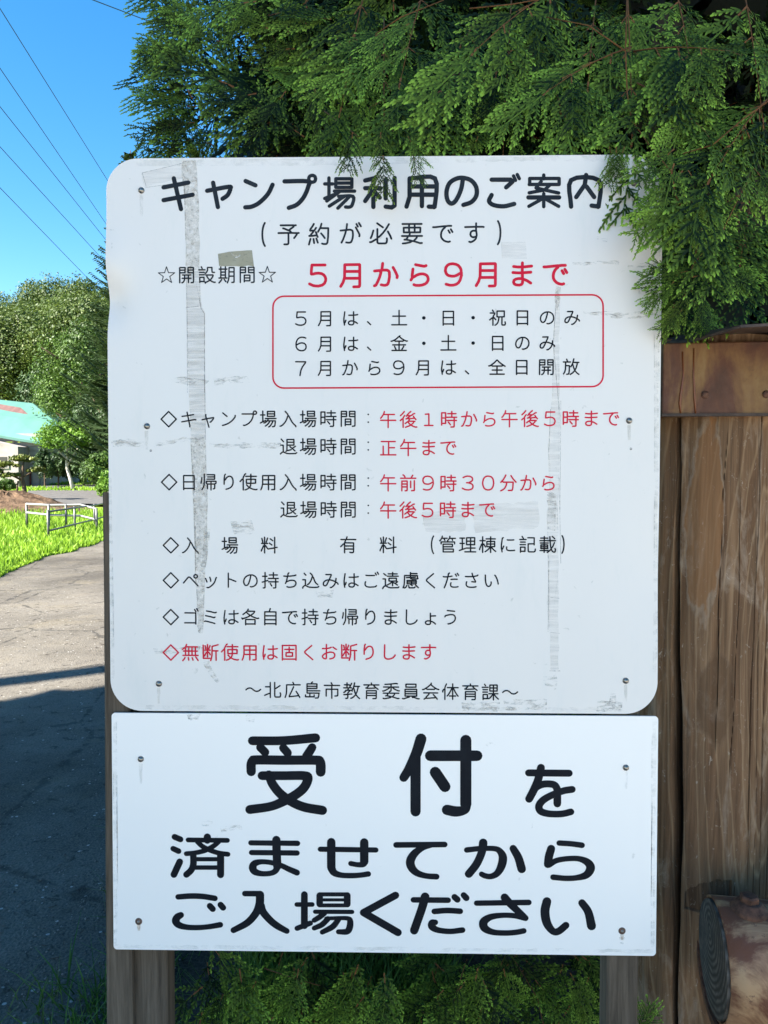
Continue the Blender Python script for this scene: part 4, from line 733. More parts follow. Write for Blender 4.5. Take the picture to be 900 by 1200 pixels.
cen = len(mb.v); mb.v.append((xe - 0.006, RY - gy, rz))
for k in range(n): mb.f.append((cen, k, (k + 1) % n))
tag(mb.build('log_core', M['endgrain'], rail), 'grey weathered cut end of the log with growth rings')
# lower rusty strap round the rail end
mb = MB(); 
for x in (xe - 0.006, xe + 0.004):
    for k in range(33):
        a = math.pi * (1.35 + k / 32 * 0.62)
        for r in (RR + 0.001, RR + 0.013): mb.v.append((x + r * math.cos(a) * 0.16, RY - gy + r * math.cos(a), rz + r * math.sin(a)))
for k in range(32):
    p = 2 * k; q = 66 + 2 * k
    mb.f += [(p, p+2, p+3, p+1), (q, q+1, q+3, q+2), (p+1, p+3, q+3, q+1), (p, q, q+2, p+2)]
tag(mb.build('strap', M['iron'], rail), 'rusty iron strap under the rail end')
# bolt with flanged washer and hex head
bx = at(873, 1062, RY).x - gx; bz = rz + RR * 0.985; by = RY - gy - 0.014
mb = MB(); prof = [(0.030, -0.008), (0.031, -0.002), (0.027, 0.004), (0.020, 0.010), (0.019, 0.012)]; vs = []
for r, z in prof:
    for k in range(24): vs.append((bx + r*math.cos(2*math.pi*k/24), by + r*math.sin(2*math.pi*k/24), bz + z))
fs = [(i*24+k, i*24+(k+1)%24, (i+1)*24+(k+1)%24, (i+1)*24+k) for i in range(4) for k in range(24)] + [tuple(96+k for k in range(24))]
mb.add(vs, fs); bo = mb.build('bolt', M['iron'], rail, True); tag(bo, 'rusty bolt on top of the rail')
mb = MB(); vs = []
for r, z in ((0.0150, 0.010), (0.0150, 0.020), (0.0125, 0.0225)):
    for k in range(6): vs.append((bx + r*math.cos(math.pi*k/3+.3), by + r*math.sin(math.pi*k/3+.3), bz + z))
mb.add(vs, [(i*6+k, i*6+(k+1)%6, (i+1)*6+(k+1)%6, (i+1)*6+k) for i in range(2) for k in range(6)] + [tuple(12+k for k in range(6))])
link('bolt_head', mb.mesh('bolt_head', M['iron']), rail)
# ================================================================== THUJA TREES (the hedge behind the board)
def spray_arrays(seed, L=0.15, nside=13, sub=True, wid=0.0034, wood=0.20):
    """one flat fan of scale leaves: axis along +Y, in the XY plane; returns V, F(quads), tip attribute"""
    rr = random.Random(seed); V = []; F = []; A = []
    def twig(p, d, n, l, w0, w1, a0, a1, sag=0.0):
        d = d / np.hypot(d[0], d[1]); s = np.array([-d[1], d[0]]); q = p + d * l; m = p + d * l * 0.5
        z0 = p[1] * p[1] * -1.2 * n; b = len(V)
        def Z(pt): return n * (-1.1 * pt[1] ** 2 - 0.6 * pt[0] ** 2)
        zz = rr.uniform(-1, 1) * 0.0012
        for pt, w, a in ((p, w0, a0), (m, w1, (a0 + a1) / 2), (q, w1 * 0.45, a1)):
            e = pt + s * w; g = pt - s * w; V.append((e[0], e[1], Z(e) + zz)); V.append((g[0], g[1], Z(g) + zz + w * 0.5)); A.append(a); A.append(a)
        F.append((b, b + 1, b + 3, b + 2)); F.append((b + 2, b + 3, b + 5, b + 4)); return q
    curv = rr.uniform(-0.5, 0.5); p = np.zeros(2); n = 1.0; ang = rr.uniform(-0.1, 0.1); step = L / nside; side = 1
    for i in range(nside):
        f = i / nside; d = np.array([math.sin(ang), math.cos(ang)]); q = twig(p, d, n, step * 1.06, wid * (0.55 if f < .35 else 0.5) , wid * 0.5, -1.0 if f < wood else 0.25, -1.0 if f < wood - 0.02 else 0.45)
        env = (0.62 * math.sin(math.pi * min(1, (f * 0.86 + 0.16))) ** 0.8 + 0.05) * L * rr.uniform(0.72, 1.12)
        for sd in ((side,) if i % 3 == 1 else (side, -side)):
            a2 = ang + sd * rr.uniform(0.62, 0.88); bl = env * rr.uniform(0.85, 1.05); ns = max(3, int(bl / (L * 0.060))); bp = p + (q - p) * rr.uniform(0.1, 0.9); a3 = a2; s2 = 1
            for k in range(ns):
                g = k / ns; bd = np.array([math.sin(a3), math.cos(a3)]); bq = twig(bp, bd, n, bl / ns * 1.1, wid * 0.48, wid * 0.5, 0.0 + 0.30 * g, 0.05 + 0.40 * g)
                if sub:
                    for s3 in (s2, -s2)[: (2 if rr.random() < 0.45 else 1)]:
                        ll = L * 0.085 * (1.05 - 0.6 * g) * rr.uniform(0.7, 1.3); a4 = a3 + s3 * rr.uniform(0.55, 0.8); td = np.array([math.sin(a4), math.cos(a4)])
                        tq = twig(bp + (bq - bp) * 0.6, td, n, ll, wid * 0.42, wid * 0.62, 0.12 + 0.35 * g, 0.35 + 0.60 * g)
                bp = bq; a3 += -sd * rr.uniform(0.0, 0.07); s2 = -s2
            bd = np.array([math.sin(a3), math.cos(a3)]); twig(bp, bd, n, L * 0.05, wid * 0.55, wid * 0.6, 0.7, 1.05)
        p = q; ang += curv * 0.07 + rr.uniform(-0.05, 0.05); side = -side
    d = np.array([math.sin(ang), math.cos(ang)]); twig(p, d, n, L * 0.07, wid * 0.55, wid * 0.6, 0.7, 1.05)
    return np.array(V), np.array(F), np.array(A)
NV = 9
HI = [spray_arrays(100 + i, 0.15, 9 + i % 2) for i in range(NV)]
HM = [mesh_np('leaf_spray', v, f, M['thuja'], np.where(a < -0.5, a, a * 1.2 - 0.04)) for v, f, a in HI]
LOWS = [spray_arrays(200 + i, 0.15, 7, True, 0.0042) for i in range(6)]
def frame(d, w):
    d = d / np.linalg.norm(d); w = w - d * w.dot(d); w = w / np.linalg.norm(w); x = np.cross(d, w); return np.stack([x, d, w], 1)   # columns
RNG = np.random.RandomState(7)
def orient(n, droop=0.5, lat=0.8):
    n = np.array(n, float); r = RNG.normal(size=3) * lat; r[2] = r[2] * 0.6 - droop
    d = n * RNG.uniform(0.1, 0.9) + r; w = n * 0.9 + np.array([0, 0, 0.5]) + RNG.normal(size=3) * 0.45; return frame(d, w)
def place(tree, idx, p, Mx, s):
    o = link('leaf_spray', HM[idx % NV], tree); m = Matrix([[*Mx[i] * s, p[i]] for i in range(3)] + [[0, 0, 0, 1]]); o.matrix_world = m; return o
def join(templates, items, name, mat, parent):
    Vs, Fs, As, b = [], [], [], 0
    for idx, p, Mx, s, da in items:
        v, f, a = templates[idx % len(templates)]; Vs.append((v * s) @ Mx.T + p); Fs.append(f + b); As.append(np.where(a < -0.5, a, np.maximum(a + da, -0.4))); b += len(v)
    return tag(link(name, mesh_np(name, np.vstack(Vs), np.vstack(Fs), mat, np.hstack(As)), parent), kind='stuff')
def limb(base, tip, w, n, s, seed):
    """frames of the sprays along one drooping branch: (position, 3x3, scale), last one at the tip; and the branch line"""
    rr = random.Random(seed); base = np.array(base, float); tip = np.array(tip, float); L = np.linalg.norm(tip - base); out = []; line = []
    side = rr.choice((-1, 1)); w = np.array(w, float)
    for i in range(n + 1):
        f = i / n; p = base + (tip - base) * f; p[2] -= L * 0.16 * f * f; d = (tip - base) / L; d = d + np.array([0, 0, -0.32 * f]); Fm = frame(d, w); line.append(Vector(p))
        if i == n: out.append((p, Fm, s * rr.uniform(.8, 1.0))); break
        if f < 0.12: continue
        for sd in ((side, -side) if rr.random() < .55 else (side,)):
            a = sd * rr.uniform(.6, .95); dd = Fm[:, 1] * math.cos(a) + Fm[:, 0] * math.sin(a); dd = dd + np.array([0, 0, -0.25]) + np.array([rr.uniform(-.12, .12) for _ in range(3)])
            ww = Fm[:, 2] + np.array([rr.uniform(-.25, .25) for _ in range(3)]); out.append((p.copy(), frame(dd, ww), s * (1.05 - 0.45 * f) * rr.uniform(.8, 1.15)))
        side = -side
    return out, line
def thuja(cx, cy, rx, ry, top, n_mid, n_low, seed, label, zc0=0.25, nfill=2600, fsz=1.0):
    """root at the origin of the world in x,y so that world positions can be used for its parts"""
    rr = np.random.RandomState(seed); root = empty('thuja_tree'); tag(root, label, 'tree', 'thuja trees behind the notice board')
    MB().tube([(cx, cy, -0.1), (cx + .03, cy, 1.5), (cx, cy + .02, top * 0.7)], [0.09, 0.07, 0.03], 10).build('trunk', M['bark'], root, True)
    mb = MB()
    for i in range(60):
        z = rr.uniform(0.3, top * 0.7); a = rr.uniform(0, 2 * math.pi); l = rr.uniform(0.5, 0.9); s = shape(z, top)
        e = (cx + rx * l * s * math.sin(a), cy - ry * l * s * math.cos(a), z + rr.uniform(0, .35)); mb.tube([(cx, cy, z), ((cx + e[0]) / 2, (cy + e[1]) / 2, z + 0.05), e], [0.012, 0.008, 0.004], 5)
    mb.build('branch', M['twig'], root)
    def sp(lo, hi, front=True):
        z = rr.uniform(zc0, min(top, 3.6)) if front else rr.uniform(0.1, top * 0.97); a = rr.uniform(-1.9, 1.9) if front else rr.uniform(-math.pi, math.pi)
        bump = 1 + 0.10 * math.sin(a * 7 + z * 5 + seed) + 0.08 * math.sin(a * 3 - z * 8); k = rr.uniform(lo, hi) * shape(z, top) * bump
        n = np.array([math.sin(a), -math.cos(a), 0.25]); return np.array([cx + rx * k * math.sin(a), cy - ry * k * math.cos(a), z]), n / np.linalg.norm(n)
    items = []
    for i in range(n_mid):
        p, n = sp(0.62, 0.80); l = rr.uniform(0.22, 0.40); tdir = n + rr.normal(size=3) * 0.75; tdir[2] -= 0.15; tdir /= np.linalg.norm(tdir); w = n * 0.5 + np.array([0, 0, 0.7]) + rr.normal(size=3) * 0.5
        g = rr.uniform(-0.9, 0.0)  # limbs darkened by colour, standing in for shade behind the near sprays
        for q, Fm, sc in limb(p, p + tdir * l, w, 5, rr.uniform(0.7, 1.0), seed * 1000 + i)[0]: items.append((rr.randint(99), q, Fm, sc, g + rr.uniform(-.1, .1)))
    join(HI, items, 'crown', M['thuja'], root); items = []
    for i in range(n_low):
        p, n = sp(0.45, 0.95, i % 3 > 0); items.append((rr.randint(99), p, orient(n), rr.uniform(1.2, 2.2), rr.uniform(-0.95, -0.5)))  # inner sprays coloured darker still, imitating the blocked light deep in the crown
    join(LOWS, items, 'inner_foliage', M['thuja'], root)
    # dark quads packed into the crown, added to block light and blacken its depth
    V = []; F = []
    for i in range(nfill):
        p, n = sp(0.1, 0.74, False); Mx = frame(rr.normal(size=3), rr.normal(size=3)); s = rr.uniform(0.05, 0.11) * fsz; b = len(V)
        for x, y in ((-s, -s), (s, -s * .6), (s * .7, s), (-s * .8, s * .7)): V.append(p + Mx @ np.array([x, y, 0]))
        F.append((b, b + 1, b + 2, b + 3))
    tag(link('crown_fill', mesh_np('crown_fill', np.array(V), np.array(F), M['inner'], np.zeros(len(V))), root), kind='stuff')
    return root, rr
def shape(z, top): return max(0.05, min(1, 0.70 + z * 0.12) * (1 - max(0, (z - 2.6) / (top - 2.6)) ** 1.6 * 0.85))
tL, rL = thuja(0.28, 3.35, 0.96, 1.0, 5.6, 310, 2600, 11, 'finer darker thuja tree behind the left half of the board top, against the sky', nfill=5200, fsz=1.35)
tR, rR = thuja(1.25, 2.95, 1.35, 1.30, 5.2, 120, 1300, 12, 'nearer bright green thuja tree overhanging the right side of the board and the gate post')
# the sprays that show singly, near the board
def near(tree, px, py, Y, ang, s, tilt=0.0, w=None, idx=None):
    """ang: direction of the tip in the picture plane, degrees clockwise from straight up"""
    p = at(px, py, Y); a = R(ang); d = np.array([math.sin(a), RNG.uniform(-0.35, 0.1) + tilt, math.cos(a)])
    ww = np.array([RNG.uniform(-.35, .35), -1, RNG.uniform(0.0, .7)]) if w is None else np.array(w); place(tree, RNG.randint(99) if idx is None else idx, np.array(p), frame(d, ww), s)
N = [  # base px, base py, depth, tip direction, scale
 (790,192,1.18,198,0.58),(786,198,1.19,172,0.5),(800,200,1.20,215,0.55),(806,200,1.21,150,0.6),(790,175,1.22,230,0.5),
 (797,236,1.17,236,0.50),(796,232,1.175,214,0.42),(798,236,1.17,188,0.36),(800,238,1.175,165,0.36),(802,236,1.18,142,0.46),(800,228,1.185,122,0.5),(780,215,1.2,215,0.42),
 (790,355,1.21,190,0.24),(806,318,1.21,262,0.42),(800,325,1.21,290,0.30),(822,322,1.22,250,0.5),(830,318,1.22,110,0.4),(790,330,1.2,225,0.33),
 (806,340,1.20,205,0.36),(822,345,1.22,178,0.36),(800,362,1.22,215,0.30),(812,352,1.22,140,0.34),(783,384,1.24,95,0.26),
 (722,172,1.24,180,0.36),(732,172,1.25,200,0.3),(714,172,1.25,165,0.28),
 (413,155,1.22,182,0.34),(446,155,1.22,172,0.30),(449,182,1.205,184,0.34),(478,160,1.22,150,0.30),(484,182,1.205,158,0.24),(505,160,1.3,180,0.3),(600,160,1.32,170,0.32),(640,158,1.32,190,0.34),(560,160,1.33,200,0.35),
]
for a in N: near(tR if a[0] > 400 else tL, *a)
rn = random.Random(21)
def near_limb(tree, b0, b1, w, n, s, seed, twig=0.0016):
    out, ln = limb(at(*b0), at(*b1), w, n, s, seed)
    for p, Fm, sc in out: place(tree, RNG.randint(99), p, Fm, sc)
    MB().tube(ln, [twig * (1 - 0.7 * i / n) for i in range(len(ln))], 5).build('twig', M['twig'], tree, True)
LB = [ # from, to (px, py, depth)
 ((735,-15,1.45),(742,118,1.28)), ((742,60,1.36),(850,40,1.25)), ((742,95,1.34),(822,130,1.24)), ((740,55,1.38),(645,82,1.30)), ((905,110,1.33),(838,170,1.19)), ((915,150,1.30),(850,235,1.18)),
 ((870,-20,1.5),(895,95,1.28)), ((790,-20,1.5),(815,70,1.30)), ((670,-20,1.5),(560,20,1.32)), ((700,-15,1.55),(690,60,1.34)), ((600,-10,1.6),(590,130,1.33)), ((640,60,1.5),(560,75,1.36)),
 ((560,20,1.6),(500,110,1.38)), ((500,-20,1.6),(470,60,1.42)), ((450,20,1.65),(450,95,1.40)), ((430,-20,1.7),(400,90,1.50)), ((640,80,1.5),(655,98,1.36)), ((540,80,1.5),(520,100,1.40)),
 ((900,220,1.5),(820,270,1.34)), ((880,235,1.5),(868,285,1.34)), ((835,225,1.5),(812,285,1.32))]
for i, (b0, b1) in enumerate(LB): near_limb(tR if b1[0] > 430 else tL, b0, b1, (rn.uniform(-.3, .3), -0.8, rn.uniform(.35, .9)), 4, rn.uniform(0.80, 1.05), 900 + i)
for i in range(90):                       # left tree: finer, tips up and outward
    px = rn.uniform(225, 470); py = rn.uniform(-20, 185); near(tL, px, py, rn.uniform(2.15, 2.6) if px > 260 else rn.uniform(2.6, 2.9), rn.uniform(-150, 60) if px < 300 else rn.uniform(60, 300), rn.uniform(0.7, 1.3))
for i in range(34):                        # ragged left edge against the sky
    py = rn.uniform(-15, 185); near(tL, rn.uniform(204, 236), py, rn.uniform(2.75, 3.0), rn.uniform(-120, -35), rn.uniform(0.75, 1.25))
for i in range(74):                        # below the board
    px = rn.uniform(225, 715); near(tR if px > 500 else tL, px, rn.uniform(1100, 1205), rn.uniform(1.38, 1.75), rn.uniform(110, 250), rn.uniform(0.6, 0.95), -0.3)
for a in ((745,1215,1.28,20,0.42),(740,1205,1.28,60,0.3),(300,1150,1.40,200,0.5),(350,1135,1.42,190,0.6),(262,1165,1.42,210,0.4),(450,1140,1.34,175,0.6),(590,1135,1.36,165,0.6),(668,1140,1.36,150,0.55),(690,1145,1.36,200,0.5),(660,1130,1.37,190,0.6),(420,1130,1.36,200,0.75),(560,1135,1.35,185,0.7),(545,1150,1.36,210,0.6),(520,1160,1.38,220,0.7)): near(tR, *a)
# reddish twigs carrying the near sprays
def twigs(tree, lists):
    for L in lists: MB().tube([at(*q) for q in L], [0.0012 - 0.0006 * i / len(L) for i in range(len(L))], 6).build('twig', M['twig'], tree, True)
twigs(tR, [[(735,-10,1.32),(733,60,1.31),(735,110,1.30),(740,140,1.285),(762,172,1.25),(790,205,1.18)], [(788,196,1.18),(790,225,1.172),(797,240,1.17)], [(905,115,1.2),(870,140,1.2),(835,170,1.22),(800,180,1.23)], [(733,60,1.31),(690,30,1.34),(640,20,1.38)], [(550,10,1.4),(600,5,1.4),(660,-6,1.4)],
  [(440,40,1.5),(470,20,1.48),(520,0,1.5)], [(600,1120,1.5),(630,1170,1.45),(640,1215,1.4)], [(505,1215,1.45),(530,1180,1.42),(545,1130,1.42)]])
twigs(tL, [[(380,130,1.9),(420,160,1.8),(450,178,1.7)], [(300,10,2.5),(330,60,2.4),(345,110,2.3)], [(310,1135,1.5),(350,1148,1.45),(375,1155,1.42)]])
# ================================================================== GROUND
def terr(x, y):
    if y < 20: return 0.0
    z = 0.013 * (min(y, 52) - 20)
    if y > 52: z += (y - 52) * 0.22 * min(1, (y - 52) / 18)
    return min(z, 22)
t = NT('soil_and_grass', 0.95, 0.1); v = t.co('Object'); n = t.noise(v, 0.5, 5); n2 = t.noise(v, 9, 6, 0.7); n3 = t.noise(v, 80, 4, 0.7)
gr = t.ramp(t.math('MULTIPLY', t.math('ADD', n2, n3), 0.5), [(0.3, (0.05, 0.085, 0.01)), (0.7, (0.20, 0.26, 0.03))])
so = t.ramp(n3, [(0.3, (0.02, 0.017, 0.013)), (0.7, (0.09, 0.075, 0.055))])
sx = t.n.new('ShaderNodeSeparateXYZ'); t.l.new(v, sx.inputs[0])
far = t.ramp(t.math('MULTIPLY', sx.outputs[1], 0.1), [(0.72, 0.0), (0.8, 1.0)])
t.col(t.mix(far, so, gr)).bump(n3, 0.6, 0.02); M['soil'] = t.m
ys = sorted(set([-60, -30, -10, -5] + [i * 0.5 for i in range(0, 20)] + [10 + i * 2 for i in range(0, 22)] + [54, 56, 60, 66, 72, 80, 90, 100, 120, 150, 200, 300, 600, 1200]))
xs = sorted(set([-900, -400, -200, -120, -80, -60] + [-50 + i * 4 for i in range(22)] + [60, 100, 200, 400, 900]))
V = [(x, y, terr(x, y) + (0 if y < 23 else 0.03 * math.sin(x * 1.3 + y * 0.7))) for y in ys for x in xs]; nx = len(xs)
F = [(j*nx+i, j*nx+i+1, (j+1)*nx+i+1, (j+1)*nx+i) for j in range(len(ys)-1) for i in range(nx-1)]
mb = MB(); mb.v = V; mb.f = F; tag(mb.build('ground', M['soil']), kind='structure')
# road: worn asphalt with a ragged grass edge on the left
t = NT('worn_asphalt', 0.80, 0.2); v = t.co('Object'); n1 = t.noise(v, 0.45, 4, 0.6); n2 = t.noise(v, 5, 5, 0.65); n3 = t.noise(v, 120, 3, 0.7)
vo = t.voro(v, 85); vc = t.n.new('ShaderNodeTexVoronoi'); t.l.new(v, vc.inputs[0]); vc.inputs['Scale'].default_value = 55
c = t.ramp(n3, [(0.25, (0.018, 0.016, 0.013)), (0.75, (0.115, 0.098, 0.078))])
c = t.mix(t.ramp(n1, [(0.4, 0.0), (0.62, 0.75)]), c, t.ramp(n3, [(0.3, (0.10, 0.088, 0.072)), (0.7, (0.22, 0.195, 0.16))]))
bw = t.n.new('ShaderNodeSeparateColor'); t.l.new(vc.outputs['Color'], bw.inputs[0])
peb = t.math('MULTIPLY', t.math('LESS_THAN', vc.outputs['Distance'], 0.33), t.math('GREATER_THAN', bw.outputs[0], 0.975))
c = t.mix(t.math('MULTIPLY', peb, 0.8), c, (0.42, 0.40, 0.37))
c = t.mix(t.ramp(t.noise(v, 1.8, 5, 0.6, 0.5), [(0.55, 0.0), (0.75, 0.35)]), c, (0.15, 0.12, 0.07))
crack = t.voro(t.co('Object', (1, 0.7, 1)), 0.9, 'Distance', 'DISTANCE_TO_EDGE'); wobble = t.noise(v, 7, 5, 0.7)
c = t.mix(t.math('MULTIPLY', t.ramp(t.math('ADD', crack, t.math('MULTIPLY', t.math('SUBTRACT', wobble, 0.5), 0.12)), [(0.0, 1.0), (0.012, 0.0)]), 0.6), c, (0.012, 0.011, 0.010))
debris = t.noise(v, 13, 6, 0.75, 0.6); c = t.mix(t.ramp(debris, [(0.56, 0.0), (0.64, 0.75)]), c, (0.022, 0.016, 0.011)); c = t.mix(t.ramp(debris, [(0.30, 0.45), (0.40, 0.0)]), c, (0.14, 0.115, 0.085))
t.col(c).rough(t.ramp(n2, [(0.3, 0.6), (0.7, 0.92)])).bump(debris, 0.5, 0.01).bump(n3, 0.8, 0.006).bump(vo, 0.4, 0.006); M['asphalt'] = t.m
rr = random.Random(3); edge = []
for y in [-40, -10, 0, 4, 7, 9]: edge.append((-5.0 - 0.05 * y, y))
P0 = [gnd(0, 673), gnd(20, 664), gnd(45, 652), gnd(75, 647), gnd(100, 639), gnd(122, 631)]
edge = edge[:4] + [(-4.9, 8.0)] + [(p.x, p.y) for p in P0] + [(-5.4, 17.5), (-4.6, 21)]
E2 = []
for a, b in zip(edge[:-1], edge[1:]):
    n = max(1, int(abs(b[1] - a[1]) / 0.25)) if a[1] > -1 else 1
    for k in range(n): s = k / n; E2.append((a[0] + (b[0]-a[0])*s + rr.uniform(-.07, .07), a[1] + (b[1]-a[1])*s))
E2.append(edge[-1]); mb = MB()
for x, y in E2: z = terr(x, y) + 0.006; mb.v += [(x, y, z), ((-0.74 + rr.uniform(-.03, .03)) if y < 2.5 else -0.285 * y, y, z)]
mb.f = [(2*i, 2*i+1, 2*i+3, 2*i+2) for i in range(len(E2) - 1)]; tag(mb.build('road', M['asphalt']), kind='structure')
t = NT('gravel_path', 0.9, 0.2); n = t.noise(t.co('Object'), 6, 6, 0.7); t.col(t.ramp(n, [(0.3, (0.05, 0.048, 0.046)), (0.7, (0.12, 0.112, 0.105))])); M['path'] = t.m
def sheet(name, pts, mat, dz=0.04):
    mb = MB(); mb.v = [(p.x, p.y, terr(p.x, p.y) + dz) for p in pts]; mb.f = [tuple(range(len(pts)))]; return tag(mb.build(name, mat), kind='structure')
def tg(px, Y): return at(px, 545, Y)
sheet('path', [tg(28, 27), tg(150, 26), tg(170, 36), tg(60, 37), tg(32, 36)], M['path'], 0.09)
sheet('path', [tg(34, 40), tg(160, 39), tg(150, 44), tg(36, 45)], M['path'], 0.05)
t = NT('bare_earth', 0.95, 0.1); n = t.noise(t.co('Object'), 3, 8, 0.7); t.col(t.ramp(n, [(0.35, (0.035, 0.022, 0.014)), (0.65, (0.17, 0.11, 0.07))])).bump(n, 1.0, 0.08); M['earth'] = t.m
# mound of dug earth
V = []; F = []; nr, na = 14, 40; rr = random.Random(9)
for i in range(nr + 1):
    r = i / nr
    for k in range(na):
        a = 2 * math.pi * k / na; h = 0.62 * (math.cos(r * math.pi) * 0.5 + 0.5) * (1 + rr.uniform(-.14, .14)); V.append((3.1 * r * math.cos(a), 2.3 * r * math.sin(a), h + 0.06 * rr.random() - 0.05))
for i in range(nr):
    for k in range(na): F.append((i*na+k, i*na+(k+1)%na, (i+1)*na+(k+1)%na, (i+1)*na+k))
mb = MB(); mb.v = V; mb.f = F; c0 = tg(2, 25); mo = mb.build('earth_mound', M['earth'], loc=(c0.x, 25, 0.04)); tag(mo, kind='structure')

def blades(name, n, area, h, w, mat, seed, lean=0.3, parent=None, da=(0, 1), dens=None):
    rr = np.random.RandomState(seed); V = []; F = []; A = []; c = 0
    while c < n:
        x, y = area(rr)
        if x is None: continue
        c += 1; a = rr.uniform(0, math.pi * 2); hh = h * rr.uniform(0.5, 1.3); ww = w * rr.uniform(0.7, 1.3); dx, dy = math.cos(a), math.sin(a); lx, ly = rr.normal(size=2) * lean * hh; z = terr(x, y); b = len(V)
        V += [(x - dx*ww, y - dy*ww, z), (x + dx*ww, y + dy*ww, z), (x + dx*ww*.8 + lx*.35, y + dy*ww*.8 + ly*.35, z + hh*.55), (x - dx*ww*.8 + lx*.35, y - dy*ww*.8 + ly*.35, z + hh*.55), (x + dx*ww*.1 + lx, y + dy*ww*.1 + ly, z + hh), (x - dx*ww*.1 + lx, y - dy*ww*.1 + ly, z + hh)]
        F += [(b, b+1, b+2, b+3), (b+3, b+2, b+4, b+5)]; q = rr.uniform(*da); A += [q - .3, q - .3, q, q, q + .3, q + .3]
    return tag(link(name, mesh_np(name, np.array(V), np.array(F), mat, np.array(A)), parent), kind='stuff')
ey = [e[1] for e in E2]; ex = [e[0] for e in E2]
def lawn(rr):
    y = rr.uniform(9.5, 24) if rr.rand() < 0.7 else rr.uniform(9.5, 16); e = float(np.interp(y, ey, ex)); x = e - abs(rr.uniform(0, 1)) ** 1.2 * (0.62 * y - 2.5 + 1.5) + rr.uniform(-0.05, 0.1)
    return x, y
def cut(rr):
    y = rr.uniform(9.5, 20); e = float(np.interp(y, ey, ex)); return e - abs(rr.normal()) * 0.45 + 0.1, y
blades('grass', 24000, lawn, 0.14, 0.015, M['grass'], 1)
blades('grass', 24000, cut, 0.05, 0.014, M['grass'], 2, da=(0.4, 1.3))
blades('grass', 2500, lambda r: (lambda y: (r.uniform(-0.5 * y, -0.30 * y), y))(r.choice([r.uniform(36, 39.5), r.uniform(44, 47)])), 0.18, 0.04, M['grass'], 3)
# shade grass round the foot of the board
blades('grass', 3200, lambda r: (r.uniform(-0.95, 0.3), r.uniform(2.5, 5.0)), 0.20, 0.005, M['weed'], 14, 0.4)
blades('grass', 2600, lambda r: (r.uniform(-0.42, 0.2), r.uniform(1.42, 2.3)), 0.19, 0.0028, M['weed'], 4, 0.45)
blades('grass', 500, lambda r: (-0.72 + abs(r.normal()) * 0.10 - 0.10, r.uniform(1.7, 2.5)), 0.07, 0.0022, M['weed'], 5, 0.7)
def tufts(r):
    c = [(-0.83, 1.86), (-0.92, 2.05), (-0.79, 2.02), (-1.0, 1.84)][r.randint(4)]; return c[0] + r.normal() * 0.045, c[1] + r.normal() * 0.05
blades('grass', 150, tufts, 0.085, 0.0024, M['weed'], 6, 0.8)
# loose stones on the near road
rr = np.random.RandomState(8); V = []; F = []
for i in range(2600):
    y = 1.6 + rr.exponential(1.3); x = -0.62 - abs(rr.normal()) * 0.28 * (1 + y * .25) if i % 2 else rr.uniform(-0.55 * y - 0.2, -0.6)
    if y > 6.5: continue
    s = rr.uniform(0.0015, 0.005) * (1.5 if rr.rand() < 0.07 else 1); b = len(V); q = rr.uniform(0.7, 1.3, 6) * s
    V += [(x + q[0], y, .008), (x, y + q[1], .008), (x - q[2], y, .008), (x, y - q[3], .008), (x + s * .2, y, .008 + q[4] * .9)]; F += [(b, b+1, b+4, b+4), (b+1, b+2, b+4, b+4), (b+2, b+3, b+4, b+4), (b+3, b, b+4, b+4)]
F = [f[:3] for f in F]; t = NT('grey_gravel', 0.7, 0.3); nn = t.noise(t.co('Object'), 40, 2); t.col(t.ramp(nn, [(0.35, (0.05, 0.047, 0.043)), (0.7, (0.24, 0.23, 0.21))])); 
tag(link('gravel', mesh_np('gravel', np.array(V), np.array(F), t.m)), kind='stuff')
# fallen twigs and litter by the verge
rr = random.Random(4); mb = MB()
for i in range(90):
    x = -0.74 - abs(rr.gauss(0, .14)); y = rr.uniform(1.7, 2.8); a = rr.uniform(0, 6.28); l = rr.uniform(.01, .035); mb.tube([(x, y, .01), (x + l * math.cos(a), y + l * math.sin(a), .012)], 0.0012, 4)
tag(mb.build('leaf_litter', M['bark']), kind='stuff')

# ================================================================== TREES FAR AWAY
def crown_arrays(seed, rx, ry, rz, n, leaf, lobes=16, lobe_r=0.42, drop=0.0):
    rr = np.random.RandomState(seed); C = []
    for i in range(lobes):
        d = rr.normal(size=3); d /= np.linalg.norm(d); d[2] = abs(d[2]) * 1.1 - 0.45; C.append((d * rr.uniform(0.45, 0.78), rr.uniform(0.6, 1.15) * lobe_r, rr.uniform(-0.3, 0.3)))
    k = rr.randint(lobes, size=n); D = rr.normal(size=(n, 3)); D /= np.linalg.norm(D, axis=1)[:, None]
    cc = np.array([c[0] for c in C])[k]; cr = np.array([c[1] for c in C])[k] * rr.uniform(0.65, 1.08, n); P = (cc + D * cr[:, None]) * np.array([rx, ry, rz])
    T = np.array([c[2] for c in C])[k] + 0.45 + 0.25 * rr.normal(size=n)
    Nn = D + rr.normal(size=(n, 3)) * 0.55; Nn /= np.linalg.norm(Nn, axis=1)[:, None]; U = np.cross(Nn, rr.normal(size=(n, 3))); U /= np.linalg.norm(U, axis=1)[:, None]; W = np.cross(U, Nn); W /= np.linalg.norm(W, axis=1)[:, None]
    s = leaf * rr.uniform(0.6, 1.4, n)[:, None]; V = np.stack([P - U*s, P - W*s*.55, P + U*s, P + W*s*.55], 1).reshape(-1, 3)
    return V, np.arange(4 * n).reshape(-1, 4), np.repeat(T, 4)
